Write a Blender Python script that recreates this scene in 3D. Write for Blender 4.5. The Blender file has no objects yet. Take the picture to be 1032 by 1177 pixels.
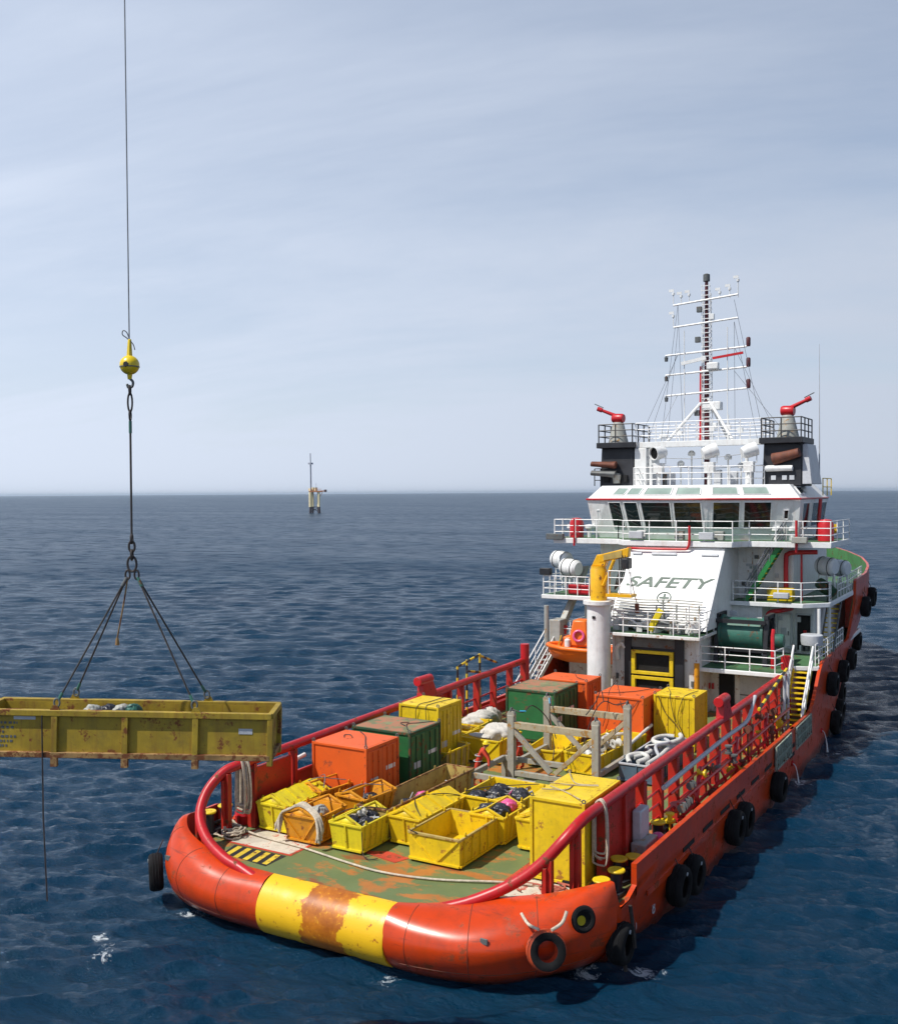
import bpy, bmesh, math, random
import numpy as np
from mathutils import Vector, Matrix
random.seed(7)
S = bpy.context.scene
COL = S.collection
R = math.radians
V = Vector

# ------------------------------------------------------------------ helpers
ORG = {}
class MB:
    def __init__(s): s.v = []; s.f = []; s.m = []
    def add(s, vs, fs, mi=0):
        o = len(s.v); s.v += [tuple(p) for p in vs]
        s.f += [tuple(i + o for i in f) for f in fs]; s.m += [mi] * len(fs)
        return s
    def bx(s, x0, x1, y0, y1, z0, z1, mi=0):
        v = [(x, y, z) for x in (x0, x1) for y in (y0, y1) for z in (z0, z1)]
        return s.add(v, [(0,1,3,2),(4,6,7,5),(0,4,5,1),(2,3,7,6),(0,2,6,4),(1,5,7,3)], mi)
    def box(s, c, d, M=None, mi=0):
        v = [V((x*d[0]/2, y*d[1]/2, z*d[2]/2)) for x in (-1,1) for y in (-1,1) for z in (-1,1)]
        if M is not None: v = [M @ p for p in v]
        c = V(c)
        return s.add([c + p for p in v], [(0,1,3,2),(4,6,7,5),(0,4,5,1),(2,3,7,6),(0,2,6,4),(1,5,7,3)], mi)
    def bar(s, p, q, w, h=None, up=(0,0,1), mi=0):
        p, q = V(p), V(q); h = h or w; d = (q - p); L = d.length
        if L < 1e-6: return s
        d /= L; u = V(up)
        if abs(d.dot(u)) > .98: u = V((1,0,0))
        a = d.cross(u).normalized(); b = a.cross(d)
        M = Matrix((d, a, b)).transposed()
        return s.box((p + q) / 2, (L, w, h), M, mi)
    def tube(s, pts, r, n=8, caps=True, mi=0):
        pts = [V(p) for p in pts]; N = len(pts)
        rs = r if isinstance(r, (list, tuple)) else [r] * N
        rings = []; a = None
        for i, p in enumerate(pts):
            t = (pts[min(i+1, N-1)] - pts[max(i-1, 0)])
            t = t.normalized() if t.length > 1e-9 else V((0,0,1))
            if a is None:
                u = V((0,0,1)) if abs(t.z) < .9 else V((1,0,0)); a = t.cross(u).normalized()
            else:
                a = (a - t * a.dot(t)); a = a.normalized() if a.length > 1e-6 else t.orthogonal().normalized()
            b = t.cross(a)
            rings.append([p + (a * math.cos(2*math.pi*k/n) + b * math.sin(2*math.pi*k/n)) * rs[i] for k in range(n)])
        vs = [p for g in rings for p in g]; fs = []
        for i in range(N-1):
            for k in range(n):
                fs.append((i*n+k, i*n+(k+1) % n, (i+1)*n+(k+1) % n, (i+1)*n+k))
        if caps: fs += [tuple(range(n))[::-1], tuple((N-1)*n + k for k in range(n))]
        return s.add(vs, fs, mi)
    def lathe(s, prof, c=(0,0,0), ax=(0,0,1), n=24, mi=0, close=False):
        ax = V(ax).normalized(); a = ax.orthogonal().normalized(); b = ax.cross(a); c = V(c)
        vs = [c + ax*h + (a*math.cos(2*math.pi*k/n) + b*math.sin(2*math.pi*k/n))*r for r, h in prof for k in range(n)]
        fs = []; N = len(prof)
        for i in range(N if close else N-1):
            j = (i+1) % N
            for k in range(n): fs.append((i*n+k, i*n+(k+1) % n, j*n+(k+1) % n, j*n+k))
        if not close:
            if prof[0][0] > 1e-5: fs.append(tuple(range(n))[::-1])
            if prof[-1][0] > 1e-5: fs.append(tuple((N-1)*n+k for k in range(n)))
        return s.add(vs, fs, mi)
    def sphere(s, c, r, n=16, sc=(1,1,1), mi=0):
        m = n // 2; c = V(c); vs = []; fs = []
        for i in range(m+1):
            th = math.pi*i/m
            for k in range(n):
                ph = 2*math.pi*k/n
                vs.append(c + V((math.sin(th)*math.cos(ph)*r*sc[0], math.sin(th)*math.sin(ph)*r*sc[1], math.cos(th)*r*sc[2])))
        for i in range(m):
            for k in range(n): fs.append((i*n+k, (i+1)*n+k, (i+1)*n+(k+1) % n, i*n+(k+1) % n))
        return s.add(vs, fs, mi)
    def prism(s, poly, z0, z1, mi=0):
        n = len(poly)
        vs = [(x, y, z0) for x, y in poly] + [(x, y, z1) for x, y in poly]
        fs = [tuple(range(n))[::-1], tuple(range(n, 2*n))] + [(i, (i+1) % n, n+(i+1) % n, n+i) for i in range(n)]
        return s.add(vs, fs, mi)
    def hexa(s, b, t, mi=0):      # 4 bottom points, 4 top points
        return s.add(list(b) + list(t), [(3,2,1,0),(4,5,6,7),(0,1,5,4),(1,2,6,5),(2,3,7,6),(3,0,4,7)], mi)
    def grid(s, rows, mi=0):
        n = len(rows[0]); vs = [p for r in rows for p in r]
        fs = [(i*n+k, i*n+k+1, (i+1)*n+k+1, (i+1)*n+k) for i in range(len(rows)-1) for k in range(n-1)]
        return s.add(vs, fs, mi)
    def build(s, name, mat, parent=None, smooth=40, bev=0, solid=0, fix=True):
        me = bpy.data.meshes.new(name)
        o = V((0,0,0)) if parent is None else V(ORG.get(parent.name, (0,0,0)))
        me.from_pydata([tuple(V(p) - o) for p in s.v], [], s.f)
        for m in (mat if isinstance(mat, (list, tuple)) else [mat]): me.materials.append(m)
        me.polygons.foreach_set('material_index', s.m)
        if fix:
            b = bmesh.new(); b.from_mesh(me); bmesh.ops.remove_doubles(b, verts=b.verts, dist=1e-5)
            bmesh.ops.recalc_face_normals(b, faces=b.faces); b.to_mesh(me); b.free()
        if smooth:
            me.polygons.foreach_set('use_smooth', [True]*len(me.polygons)); me.set_sharp_from_angle(angle=R(smooth))
        ob = bpy.data.objects.new(name, me); COL.objects.link(ob)
        if parent is not None:
            ob.parent = parent; ORG[ob.name] = o
        if solid:
            md = ob.modifiers.new('thick', 'SOLIDIFY'); md.thickness = solid; md.offset = 0
        if bev:
            md = ob.modifiers.new('bevel', 'BEVEL'); md.width = bev; md.segments = 2; md.limit_method = 'ANGLE'; md.angle_limit = R(40)
        return ob

def tag(o, label=None, cat=None, group=None, kind=None):
    if label: o['label'] = label
    if cat: o['category'] = cat
    if group: o['group'] = group
    if kind: o['kind'] = kind
    return o
def thing(name, label, cat, loc=(0,0,0), rz=0, group=None, local=False):
    o = bpy.data.objects.new(name, None); COL.objects.link(o)
    o.location = loc; o.rotation_euler = (0, 0, rz); o.empty_display_size = .2
    ORG[o.name] = (0,0,0) if local else tuple(loc)
    return tag(o, label, cat, group)
def copy_tree(o, parent=None):
    c = o.copy(); COL.objects.link(c)
    if parent: c.parent = parent
    for ch in list(o.children): copy_tree(ch, c)
    return c
def text_mesh(txt, size, shear=0, extrude=.006, bold=0):
    cu = bpy.data.curves.new('lettering', 'FONT'); cu.body = txt; cu.size = size; cu.shear = shear; cu.extrude = extrude
    cu.align_x = 'CENTER'; cu.align_y = 'CENTER'; cu.offset = bold
    ob = bpy.data.objects.new('lettering', cu); COL.objects.link(ob)
    dg = bpy.context.evaluated_depsgraph_get(); me = bpy.data.meshes.new_from_object(ob.evaluated_get(dg))
    bpy.data.objects.remove(ob); bpy.data.curves.remove(cu)
    return me
def lettering(name, txt, size, mat, parent, center, xdir, ydir, shear=0, bold=0, sx=1.0):
    me = text_mesh(txt, size, shear, bold=bold); me.name = name
    x = V(xdir).normalized(); y = V(ydir).normalized(); z = x.cross(y)
    o = V(ORG.get(parent.name, (0,0,0)))
    M = Matrix((x*sx, y, z)).transposed().to_4x4(); M.translation = V(center) - o
    me.transform(M); me.materials.clear(); me.materials.append(mat)
    ob = bpy.data.objects.new(name, me); COL.objects.link(ob); ob.parent = parent; ORG[ob.name] = tuple(o)
    return ob
def arc(pts, n=6):                       # Catmull-Rom smoothing of a polyline
    P = [V(p) for p in pts]; out = []
    for i in range(len(P)-1):
        a, b, c, d = P[max(i-1,0)], P[i], P[i+1], P[min(i+2,len(P)-1)]
        for k in range(n):
            t = k/n
            out.append(.5*((2*b) + (c-a)*t + (2*a-5*b+4*c-d)*t*t + (3*b-a-3*c+d)*t**3))
    return out + [P[-1]]

# ------------------------------------------------------------------ materials
MATS = {}
def paint(name, col, rough=.45, var=.12, rust=0., rustcol=(.16,.055,.02), sc=1.2, metal=0., bump=.03, dirt=.15, streak=0., coat=0., spec=.45, wl=0., scuff=0.):
    """painted steel: tone variation, grime, rust patches and vertical rust runs"""
    m = bpy.data.materials.new(name); m.use_nodes = True; MATS[name] = m
    nt = m.node_tree; N = nt.nodes; L = nt.links; B = N['Principled BSDF']
    tc = N.new('ShaderNodeTexCoord'); oi = N.new('ShaderNodeObjectInfo')
    mul = N.new('ShaderNodeMath'); mul.operation = 'MULTIPLY'; mul.inputs[1].default_value = 37.
    L.new(oi.outputs['Random'], mul.inputs[0])
    def noise(scale, detail=4, ro=.6, vec=None):
        n = N.new('ShaderNodeTexNoise'); n.noise_dimensions = '4D'; n.inputs['Scale'].default_value = scale
        n.inputs['Detail'].default_value = detail; n.inputs['Roughness'].default_value = ro
        L.new(vec or tc.outputs['Object'], n.inputs['Vector']); L.new(mul.outputs[0], n.inputs['W']); return n.outputs['Fac']
    def ramp(f, a, b):
        r = N.new('ShaderNodeMapRange'); r.inputs['From Min'].default_value = a; r.inputs['From Max'].default_value = b
        L.new(f, r.inputs['Value']); return r.outputs['Result']
    def mix(f, a, b):
        x = N.new('ShaderNodeMix'); x.data_type = 'RGBA'
        if isinstance(f, float): x.inputs[0].default_value = f
        else: L.new(f, x.inputs[0])
        for i, q in ((6, a), (7, b)):
            if isinstance(q, tuple): x.inputs[i].default_value = (*q, 1)
            else: L.new(q, x.inputs[i])
        return x.outputs[2]
    def scale(f, k):
        x = N.new('ShaderNodeMath'); x.operation = 'MULTIPLY'; x.inputs[1].default_value = k; L.new(f, x.inputs[0]); return x.outputs[0]
    dark = tuple(c*(1-2.2*var) for c in col); lite = tuple(min(1, c*(1+var)+.02*var) for c in col)
    c = mix(ramp(noise(sc*.8), .32, .68), dark, lite)
    if dirt: c = mix(scale(ramp(noise(sc*3.3, 8, .7), .48, .68), dirt*2), c, tuple(q*.35+.02 for q in col))
    rf = None
    if rust:
        rf = ramp(noise(sc*2.3, 10, .72), .585-.21*rust, .635-.21*rust); c = mix(rf, c, rustcol)
    if streak:
        mp = N.new('ShaderNodeMapping'); mp.inputs['Scale'].default_value = (sc*5, sc*5, sc*.35); L.new(tc.outputs['Object'], mp.inputs[0])
        c = mix(scale(ramp(noise(1., 6, .65, mp.outputs[0]), .51, .67), streak), c, rustcol)
    if scuff:      # fine rubbing marks, mostly level
        mp = N.new('ShaderNodeMapping'); mp.inputs['Scale'].default_value = (.6, .6, 9.); L.new(tc.outputs['Object'], mp.inputs[0])
        c = mix(scale(ramp(noise(1., 9, .75, mp.outputs[0]), .56, .64), scuff), c, (.10, .03, .02))
    if wl:         # weed and wet grime up to the splash line
        sx = N.new('ShaderNodeSeparateXYZ'); L.new(tc.outputs['Object'], sx.inputs[0])
        ad = N.new('ShaderNodeMath'); ad.operation = 'MULTIPLY_ADD'; L.new(noise(1.4, 8, .7), ad.inputs[0]); ad.inputs[1].default_value = -.9; L.new(sx.outputs['Z'], ad.inputs[2])
        c = mix(scale(ramp(ad.outputs[0], .12, -.25), wl), c, (.045, .018, .012))
    L.new(c, B.inputs['Base Color'])
    if rf is not None: L.new(mix(rf, (rough,)*3, (.85,)*3), B.inputs['Roughness'])
    else: B.inputs['Roughness'].default_value = rough
    B.inputs['Metallic'].default_value = metal; B.inputs['Specular IOR Level'].default_value = spec
    if coat: B.inputs['Coat Weight'].default_value = coat; B.inputs['Coat Roughness'].default_value = .12
    if bump:
        bp = N.new('ShaderNodeBump'); bp.inputs['Strength'].default_value = .35; bp.inputs['Distance'].default_value = bump
        L.new(noise(sc*1.6, 3, .5), bp.inputs['Height']); L.new(bp.outputs[0], B.inputs['Normal'])
    return m
HULL = paint('hull_orange', (.60,.052,.005), .29, .08, rust=.10, sc=.55, streak=.35, dirt=.22, rustcol=(.26,.045,.010), spec=.45, wl=.8, scuff=.5)
HULLIN = paint('bulwark_red', (.42,.02,.014), .45, .1, rust=.15)
GREENIN = paint('bulwark_green', (.06,.20,.07), .5, .1, rust=.1)
RAILRED = paint('rail_red', (.48,.010,.014), .38, .08, rust=.05, sc=1.5, coat=.0)
POSTRED = paint('post_red', (.46,.022,.012), .42, .1, rust=.12, sc=1.5)
WHITE = paint('white_paint', (.78,.79,.78), .4, .03, rust=.0, sc=.9, streak=.22, dirt=.10, rustcol=(.42,.27,.17), bump=.09)
WHITER = paint('white_paint_weathered', (.74,.74,.72), .45, .05, rust=.08, sc=1.1, streak=.3, dirt=.12, rustcol=(.36,.2,.12))
RAILW = paint('white_rail', (.8,.8,.79), .4, .03, rust=.06, sc=3, bump=0)
BLACK = paint('black_paint', (.018,.019,.024), .5, .2, sc=1.5, dirt=.05)
DKGREEN = paint('deck_green_plain', (.07,.17,.075), .6, .15, rust=.1, sc=.9)
YELLOW = paint('yellow_paint', (.77,.54,.010), .45, .07, rust=.05, sc=1.3, streak=.15, dirt=.16, rustcol=(.35,.15,.02))
YELLOWG = paint('yellow_green_paint', (.74,.60,.015), .5, .07, rust=.08, sc=1.5, streak=.15, dirt=.15, rustcol=(.28,.12,.02))
OLIVE = paint('worn_olive_yellow', (.37,.255,.018), .6, .14, rust=.16, sc=1.3, streak=.45, dirt=.25, rustcol=(.17,.055,.015))
TAN = paint('tan_yellow', (.46,.34,.10), .6, .1, rust=.16, sc=1.3, streak=.3, dirt=.2, rustcol=(.25,.10,.03))
RUSTY = paint('rusty_steel', (.34,.20,.07), .7, .25, rust=.45, sc=2.2, rustcol=(.15,.05,.015))
ORANGEY = paint('orange_yellow_paint', (.72,.30,.008), .5, .09, rust=.12, sc=1.5, streak=.2, dirt=.2, rustcol=(.25,.08,.02))
ORANGE = paint('container_orange', (.76,.115,.014), .5, .05, rust=.03, sc=.9, dirt=.06, streak=.08, rustcol=(.3,.06,.02))
GREEN = paint('container_green', (.022,.14,.042), .5, .12, rust=.06, sc=1.1, dirt=.15)
GREENTOP = paint('faded_green_roof', (.20,.21,.10), .7, .2, rust=.5, sc=1.0, dirt=.2, rustcol=(.36,.16,.09))
GREENDK = paint('container_green_rusty', (.022,.075,.03), .6, .2, rust=.25, sc=1.4, dirt=.25)
GREY = paint('grey_steel', (.36,.37,.34), .5, .08, rust=.1, sc=1.6, streak=.25, dirt=.15, rustcol=(.36,.19,.05))
GREYRUST = paint('grey_steel_stained', (.42,.36,.24), .55, .12, rust=.25, sc=1.6, streak=.6, dirt=.15, rustcol=(.34,.17,.04))
GREYDK = paint('dark_grey_steel', (.12,.13,.13), .5, .15, rust=.08, sc=2)
WIRE = paint('wire_rope', (.055,.045,.04), .55, .2, sc=6, bump=0, metal=.3)
WIREG = paint('grey_wire', (.20,.21,.23), .5, .15, sc=6, bump=0, metal=.3)
ROPE = paint('pale_rope', (.58,.50,.39), .85, .15, sc=8, bump=.01, dirt=.3)
RUBBER = paint('tyre_rubber', (.009,.009,.010), .9, .25, sc=2, dirt=.1, spec=.18)
FRAMEGREY = paint('frame_grey', (.37,.35,.29), .5, .08, rust=.06, sc=1.6, streak=.3, dirt=.2, rustcol=(.36,.19,.05))
RUBBERO = paint('orange_painted_rubber', (.55,.075,.02), .55, .15, rust=.15, sc=2, rustcol=(.05,.02,.015))
BALLY = paint('ball_yellow', (.78,.56,.01), .35, .05, sc=2, dirt=.08, coat=.3)
BOATOR = paint('boat_orange', (.82,.16,.01), .4, .05, sc=1.2, dirt=.05)
CRANEY = paint('crane_yellow', (.80,.43,.006), .4, .05, rust=.03, sc=1.2, coat=.0)
BROWN = paint('exhaust_brown', (.16,.05,.03), .7, .2, rust=.3, sc=3)
MASTRED = paint('mast_dark_red', (.10,.015,.02), .5, .2, sc=2)
REDP = paint('fire_red', (.52,.012,.018), .35, .06, sc=2, coat=.05)
PALEGREY = paint('pale_grey', (.50,.52,.55), .45, .05, sc=2)
CANVAS = paint('white_canvas', (.60,.57,.51), .85, .06, sc=1.5, bump=.12, dirt=.2)
PLBAG = paint('black_plastic', (.03,.03,.04), .35, .3, sc=5, bump=.08)
PINK = paint('pink_plastic', (.72,.10,.28), .4, .1, sc=5, bump=.05)
TEAL = paint('teal_winch', (.035,.14,.105), .5, .15, rust=.1, sc=1.5)
SKIN = paint('skin', (.35,.18,.11), .6, .05, sc=6, bump=0)
COVERALL = paint('coverall_red', (.58,.05,.02), .8, .1, sc=5, bump=.02)
HELMET = paint('helmet_yellow', (.80,.62,.02), .3, .03, sc=3, bump=0)
SHADEBLACK = paint('dark_hollow', (.006,.006,.007), .9, .2, sc=2, bump=0)  # near-black: painted shade for openings and hollows; also lens, plate and eyes
LETTER = paint('letter_green', (.10,.145,.115), .5, .1, sc=3, bump=0)
STRIPEY = paint('stripe_yellow', (.70,.50,.04), .6, .1, rust=.12, sc=2)
BLUESL = paint('blue_sleeve', (.03,.30,.50), .5, .1, sc=4, bump=0)
BLUEBIN = paint('slate_blue_paint', (.09,.15,.21), .5, .12, rust=.1, sc=1.5)
HOSEW = paint('white_hose', (.66,.66,.62), .5, .08, sc=4, bump=0, dirt=.25)
def glass(name, col, rough=.06):
    m = bpy.data.materials.new(name); m.use_nodes = True; B = m.node_tree.nodes['Principled BSDF']
    nt = m.node_tree; n = nt.nodes.new('ShaderNodeTexNoise'); n.inputs['Scale'].default_value = 1.1
    tc = nt.nodes.new('ShaderNodeTexCoord'); nt.links.new(tc.outputs['Object'], n.inputs['Vector'])
    x = nt.nodes.new('ShaderNodeMix'); x.data_type = 'RGBA'; nt.links.new(n.outputs['Fac'], x.inputs[0])
    x.inputs[6].default_value = (*[c*.6 for c in col], 1); x.inputs[7].default_value = (*[c*1.4 for c in col], 1)
    nt.links.new(x.outputs[2], B.inputs['Base Color'])
    B.inputs['Roughness'].default_value = rough; B.inputs['IOR'].default_value = 1.5
    return m
GLASS = glass('dark_glass', (.012,.02,.018)); GLASSG = glass('green_glass', (.27,.35,.31), .15)

# deck: green paint worn through to orange-brown rust, broad patches towards the stern
def deck_mat():
    m = bpy.data.materials.new('deck_paint'); m.use_nodes = True; nt = m.node_tree; N = nt.nodes; L = nt.links; B = N['Principled BSDF']
    g = N.new('ShaderNodeTexCoord')
    def noise(s, d, r=.65, vec=None, off=0):
        mp = N.new('ShaderNodeMapping'); mp.inputs['Scale'].default_value = s; mp.inputs['Location'].default_value = (off, off*.7, 0)
        L.new(g.outputs['Object'], mp.inputs[0]); n = N.new('ShaderNodeTexNoise'); n.inputs['Scale'].default_value = 1; n.inputs['Detail'].default_value = d
        n.inputs['Roughness'].default_value = r; L.new(mp.outputs[0], n.inputs['Vector']); return n.outputs['Fac']
    def rng(f, a, b, c=0, d=1):
        r = N.new('ShaderNodeMapRange'); r.inputs[1].default_value = a; r.inputs[2].default_value = b; r.inputs[3].default_value = c; r.inputs[4].default_value = d
        L.new(f, r.inputs[0]); return r.outputs[0]
    def mix(f, a, b):
        x = N.new('ShaderNodeMix'); x.data_type = 'RGBA'; L.new(f, x.inputs[0])
        for i, q in ((6, a), (7, b)):
            if isinstance(q, tuple): x.inputs[i].default_value = (*q, 1)
            else: L.new(q, x.inputs[i])
        return x.outputs[2]
    gr = mix(noise((.9,.9,.9), 6), (.085,.125,.045), (.18,.22,.085))
    rust = mix(noise((2,2,2), 8, off=5), (.30,.10,.02), (.50,.20,.045))
    big = noise((.55,.35,.5), 4, .55, off=2.3); fine = noise((2.2,1.2,2), 10, .75, off=9)
    ad = N.new('ShaderNodeMath'); ad.operation = 'ADD'; L.new(rng(big, .3, .7), ad.inputs[0]); L.new(rng(fine, .3, .7, -.35, .35), ad.inputs[1])
    c = mix(rng(ad.outputs[0], .55, .72), gr, rust)
    c = mix(rng(noise((1.5,.5,1), 6, .6, off=21), .60, .66, 0, .8), c, (.26,.055,.02))
    L.new(c, B.inputs['Base Color']); B.inputs['Roughness'].default_value = .55
    bp = N.new('ShaderNodeBump'); bp.inputs['Strength'].default_value = .3; bp.inputs['Distance'].default_value = .03
    L.new(fine, bp.inputs['Height']); L.new(bp.outputs[0], B.inputs['Normal'])
    return m
DECK = deck_mat()
PANELW = paint('worn_white_deck_paint', (.62,.56,.46), .65, .1, rust=.14, sc=1.3, dirt=.2, rustcol=(.45,.06,.03))
PANELR = paint('red_deck_line', (.52,.06,.03), .6, .1, rust=.15, sc=1.8)
# roller: bands of yellow paint worn to rust, split along y
def roller_mat():
    m = bpy.data.materials.new('roller_bands'); m.use_nodes = True; nt = m.node_tree; N = nt.nodes; L = nt.links; B = N['Principled BSDF']
    tc = N.new('ShaderNodeTexCoord'); sp = N.new('ShaderNodeSeparateXYZ'); L.new(tc.outputs['Object'], sp.inputs[0])
    def noise(s, d=8, r=.7):
        n = N.new('ShaderNodeTexNoise'); n.inputs['Scale'].default_value = s; n.inputs['Detail'].default_value = d; n.inputs['Roughness'].default_value = r
        L.new(tc.outputs['Object'], n.inputs['Vector']); return n.outputs['Fac']
    def rng(f, a, b, c=0, d=1):
        r = N.new('ShaderNodeMapRange'); r.inputs[1].default_value = a; r.inputs[2].default_value = b; r.inputs[3].default_value = c; r.inputs[4].default_value = d
        L.new(f, r.inputs[0]); return r.outputs[0]
    def mth(op, a, b):
        x = N.new('ShaderNodeMath'); x.operation = op
        for i, q in enumerate((a, b)):
            if isinstance(q, (int, float)): x.inputs[i].default_value = q
            else: L.new(q, x.inputs[i])
        return x.outputs[0]
    def mix(f, a, b):
        x = N.new('ShaderNodeMix'); x.data_type = 'RGBA'; L.new(f, x.inputs[0])
        for i, q in ((6, a), (7, b)):
            if isinstance(q, tuple): x.inputs[i].default_value = (*q, 1)
            else: L.new(q, x.inputs[i])
        return x.outputs[2]
    y = sp.outputs['Y']                      # measured from the roller's own centre
    d = mth('ABSOLUTE', mth('SUBTRACT', y, -.13), 0)
    d = mth('ADD', d, rng(noise(3.), .3, .7, -.30, .30))
    band = rng(d, .70, .80)                  # 0 in the middle, 1 at the ends
    yel = mix(rng(noise(2.2), .62, .70), (.80,.47,.012), (.32,.09,.015))
    rst = mix(rng(noise(1.4), .35, .65), (.32,.085,.007), (.60,.20,.010))
    rst = mix(rng(noise(6.), .56, .66), rst, (.66,.30,.015)); yel = mix(rng(noise(4.), .60, .66), yel, (.40,.13,.012))
    L.new(mix(band, rst, yel), B.inputs['Base Color']); B.inputs['Roughness'].default_value = .38
    bp = N.new('ShaderNodeBump'); bp.inputs['Strength'].default_value = .3; bp.inputs['Distance'].default_value = .02
    L.new(noise(5.), bp.inputs['Height']); L.new(bp.outputs[0], B.inputs['Normal'])
    return m
ROLLER = roller_mat()

# ------------------------------------------------------------------ camera, world, sun
cam = bpy.data.cameras.new('camera'); co = bpy.data.objects.new('camera', cam); COL.objects.link(co); S.camera = co
CAMP = V((-23.56, -18.33, 13.5))
yaw = R(30.3); pit = math.atan((566.3 - 588.5) / 1163)
F = V((math.cos(yaw)*math.cos(pit), math.sin(yaw)*math.cos(pit), math.sin(pit)))
Rt = V((math.sin(yaw), -math.cos(yaw), 0)); Up = Rt.cross(F)
a = R(.37); r2 = Rt*math.cos(a) + Up*-math.sin(a)*-1*-1; u2 = Rt.cross(F)
r2 = Rt*math.cos(a) - Up*math.sin(a); u2 = Up*math.cos(a) + Rt*math.sin(a)
M = Matrix((r2, u2, -F)).transposed().to_4x4(); M.translation = CAMP; co.matrix_world = M
cam.sensor_fit = 'VERTICAL'; cam.sensor_height = 24.; cam.lens = 24. * 1163 / 1177
cam.clip_start = .5; cam.clip_end = 80000

SUN = V((-.46, .34, .82)).normalized()
sl = bpy.data.lights.new('sun', 'SUN'); so = bpy.data.objects.new('sun', sl); COL.objects.link(so)
sl.energy = 4.9; sl.angle = R(.5); sl.color = (1, .955, .88)
so.rotation_euler = SUN.to_track_quat('Z', 'Y').to_euler(); so.location = (-30, 20, 60)
w = bpy.data.worlds.new('World'); S.world = w; w.use_nodes = True
nt = w.node_tree; N = nt.nodes; L = nt.links; bg = N['Background']
sky = N.new('ShaderNodeTexSky'); sky.sky_type = 'NISHITA'; sky.sun_disc = False
sky.sun_elevation = math.asin(SUN.z); sky.sun_rotation = math.atan2(SUN.x, SUN.y)
sky.air_density = 1.0; sky.dust_density = .7; sky.ozone_density = 2.5; sky.altitude = 10
tc = N.new('ShaderNodeTexCoord'); sp = N.new('ShaderNodeSeparateXYZ'); L.new(tc.outputs['Generated'], sp.inputs[0])
def wmath(op, a, b=0.):
    x = N.new('ShaderNodeMath'); x.operation = op
    for i, q in enumerate((a, b)):
        if isinstance(q, (int, float)): x.inputs[i].default_value = q
        else: L.new(q, x.inputs[i])
    return x.outputs[0]
def wrng(f, a, b, c=0, d=1):
    r = N.new('ShaderNodeMapRange'); r.inputs[1].default_value = a; r.inputs[2].default_value = b; r.inputs[3].default_value = c; r.inputs[4].default_value = d
    L.new(f, r.inputs[0]); return r.outputs[0]
zc = wmath('ADD', wmath('MAXIMUM', sp.outputs['Z'], 0.), .30)
cb = N.new('ShaderNodeCombineXYZ'); L.new(wmath('DIVIDE', sp.outputs['X'], zc), cb.inputs[0]); L.new(wmath('DIVIDE', sp.outputs['Y'], zc), cb.inputs[1])
def wnoise(scale, rot, det, ro, dist=.6, loc=0):
    mp = N.new('ShaderNodeMapping'); mp.vector_type = 'TEXTURE'; mp.inputs['Scale'].default_value = (1/scale[0], 1/scale[1], 1); mp.inputs['Rotation'].default_value = (0, 0, R(rot)); mp.inputs['Location'].default_value = (loc, loc*.4, 0)
    L.new(cb.outputs[0], mp.inputs[0]); n = N.new('ShaderNodeTexNoise'); n.inputs['Scale'].default_value = 1; n.inputs['Detail'].default_value = det
    n.inputs['Roughness'].default_value = ro; n.inputs['Distortion'].default_value = dist; L.new(mp.outputs[0], n.inputs['Vector']); return n.outputs['Fac']
cir = wrng(wnoise((.45,1.5,1), -70, 12, .62, .35, 3.1), .36, .80); veil = wrng(wnoise((.30,.9,1), -64, 5, .5, .5, 7.7), .3, .7)
fac = wmath('ADD', wmath('MULTIPLY', cir, .66), wmath('MULTIPLY', veil, .22)); fac = wmath('MULTIPLY', wmath('ADD', fac, .34), wrng(sp.outputs['Z'], .40, .60, 1., .06))
hz = wmath('SUBTRACT', 1., wrng(sp.outputs['Z'], 0, .34)); fac = wmath('ADD', fac, wmath('MULTIPLY', wmath('POWER', hz, 1.5), .45))
fac = wmath('MINIMUM', fac, .97)
# the air scatters more light on the sun's side of the sky
az = wmath('ADD', wmath('MULTIPLY', sp.outputs['X'], -math.sin(yaw)), wmath('MULTIPLY', sp.outputs['Y'], math.cos(yaw)))
gl = wrng(az, -.45, .45, .80, 1.06)
vc = N.new('ShaderNodeVectorMath'); vc.operation = 'SCALE'; vc.inputs[0].default_value = (5.75, 6.4, 7.6); L.new(gl, vc.inputs[3])
mx = N.new('ShaderNodeMix'); mx.data_type = 'RGBA'; L.new(fac, mx.inputs[0]); L.new(sky.outputs[0], mx.inputs[6]); L.new(vc.outputs[0], mx.inputs[7])
zd = N.new('ShaderNodeVectorMath'); zd.operation = 'SCALE'; L.new(mx.outputs[2], zd.inputs[0]); L.new(wrng(sp.outputs['Z'], .46, .75, 1.06, .78), zd.inputs[3]); L.new(zd.outputs[0], bg.inputs[0]); bg.inputs[1].default_value = .115
S.view_settings.view_transform = 'Standard'; S.view_settings.look = 'None'; S.view_settings.exposure = 0.0; S.view_settings.gamma = 1
S.render.film_transparent = False
S.cycles.max_bounces = 8; S.cycles.caustics_reflective = False; S.cycles.caustics_refractive = False
try: S.cycles.use_denoising = True
except Exception: pass

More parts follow.
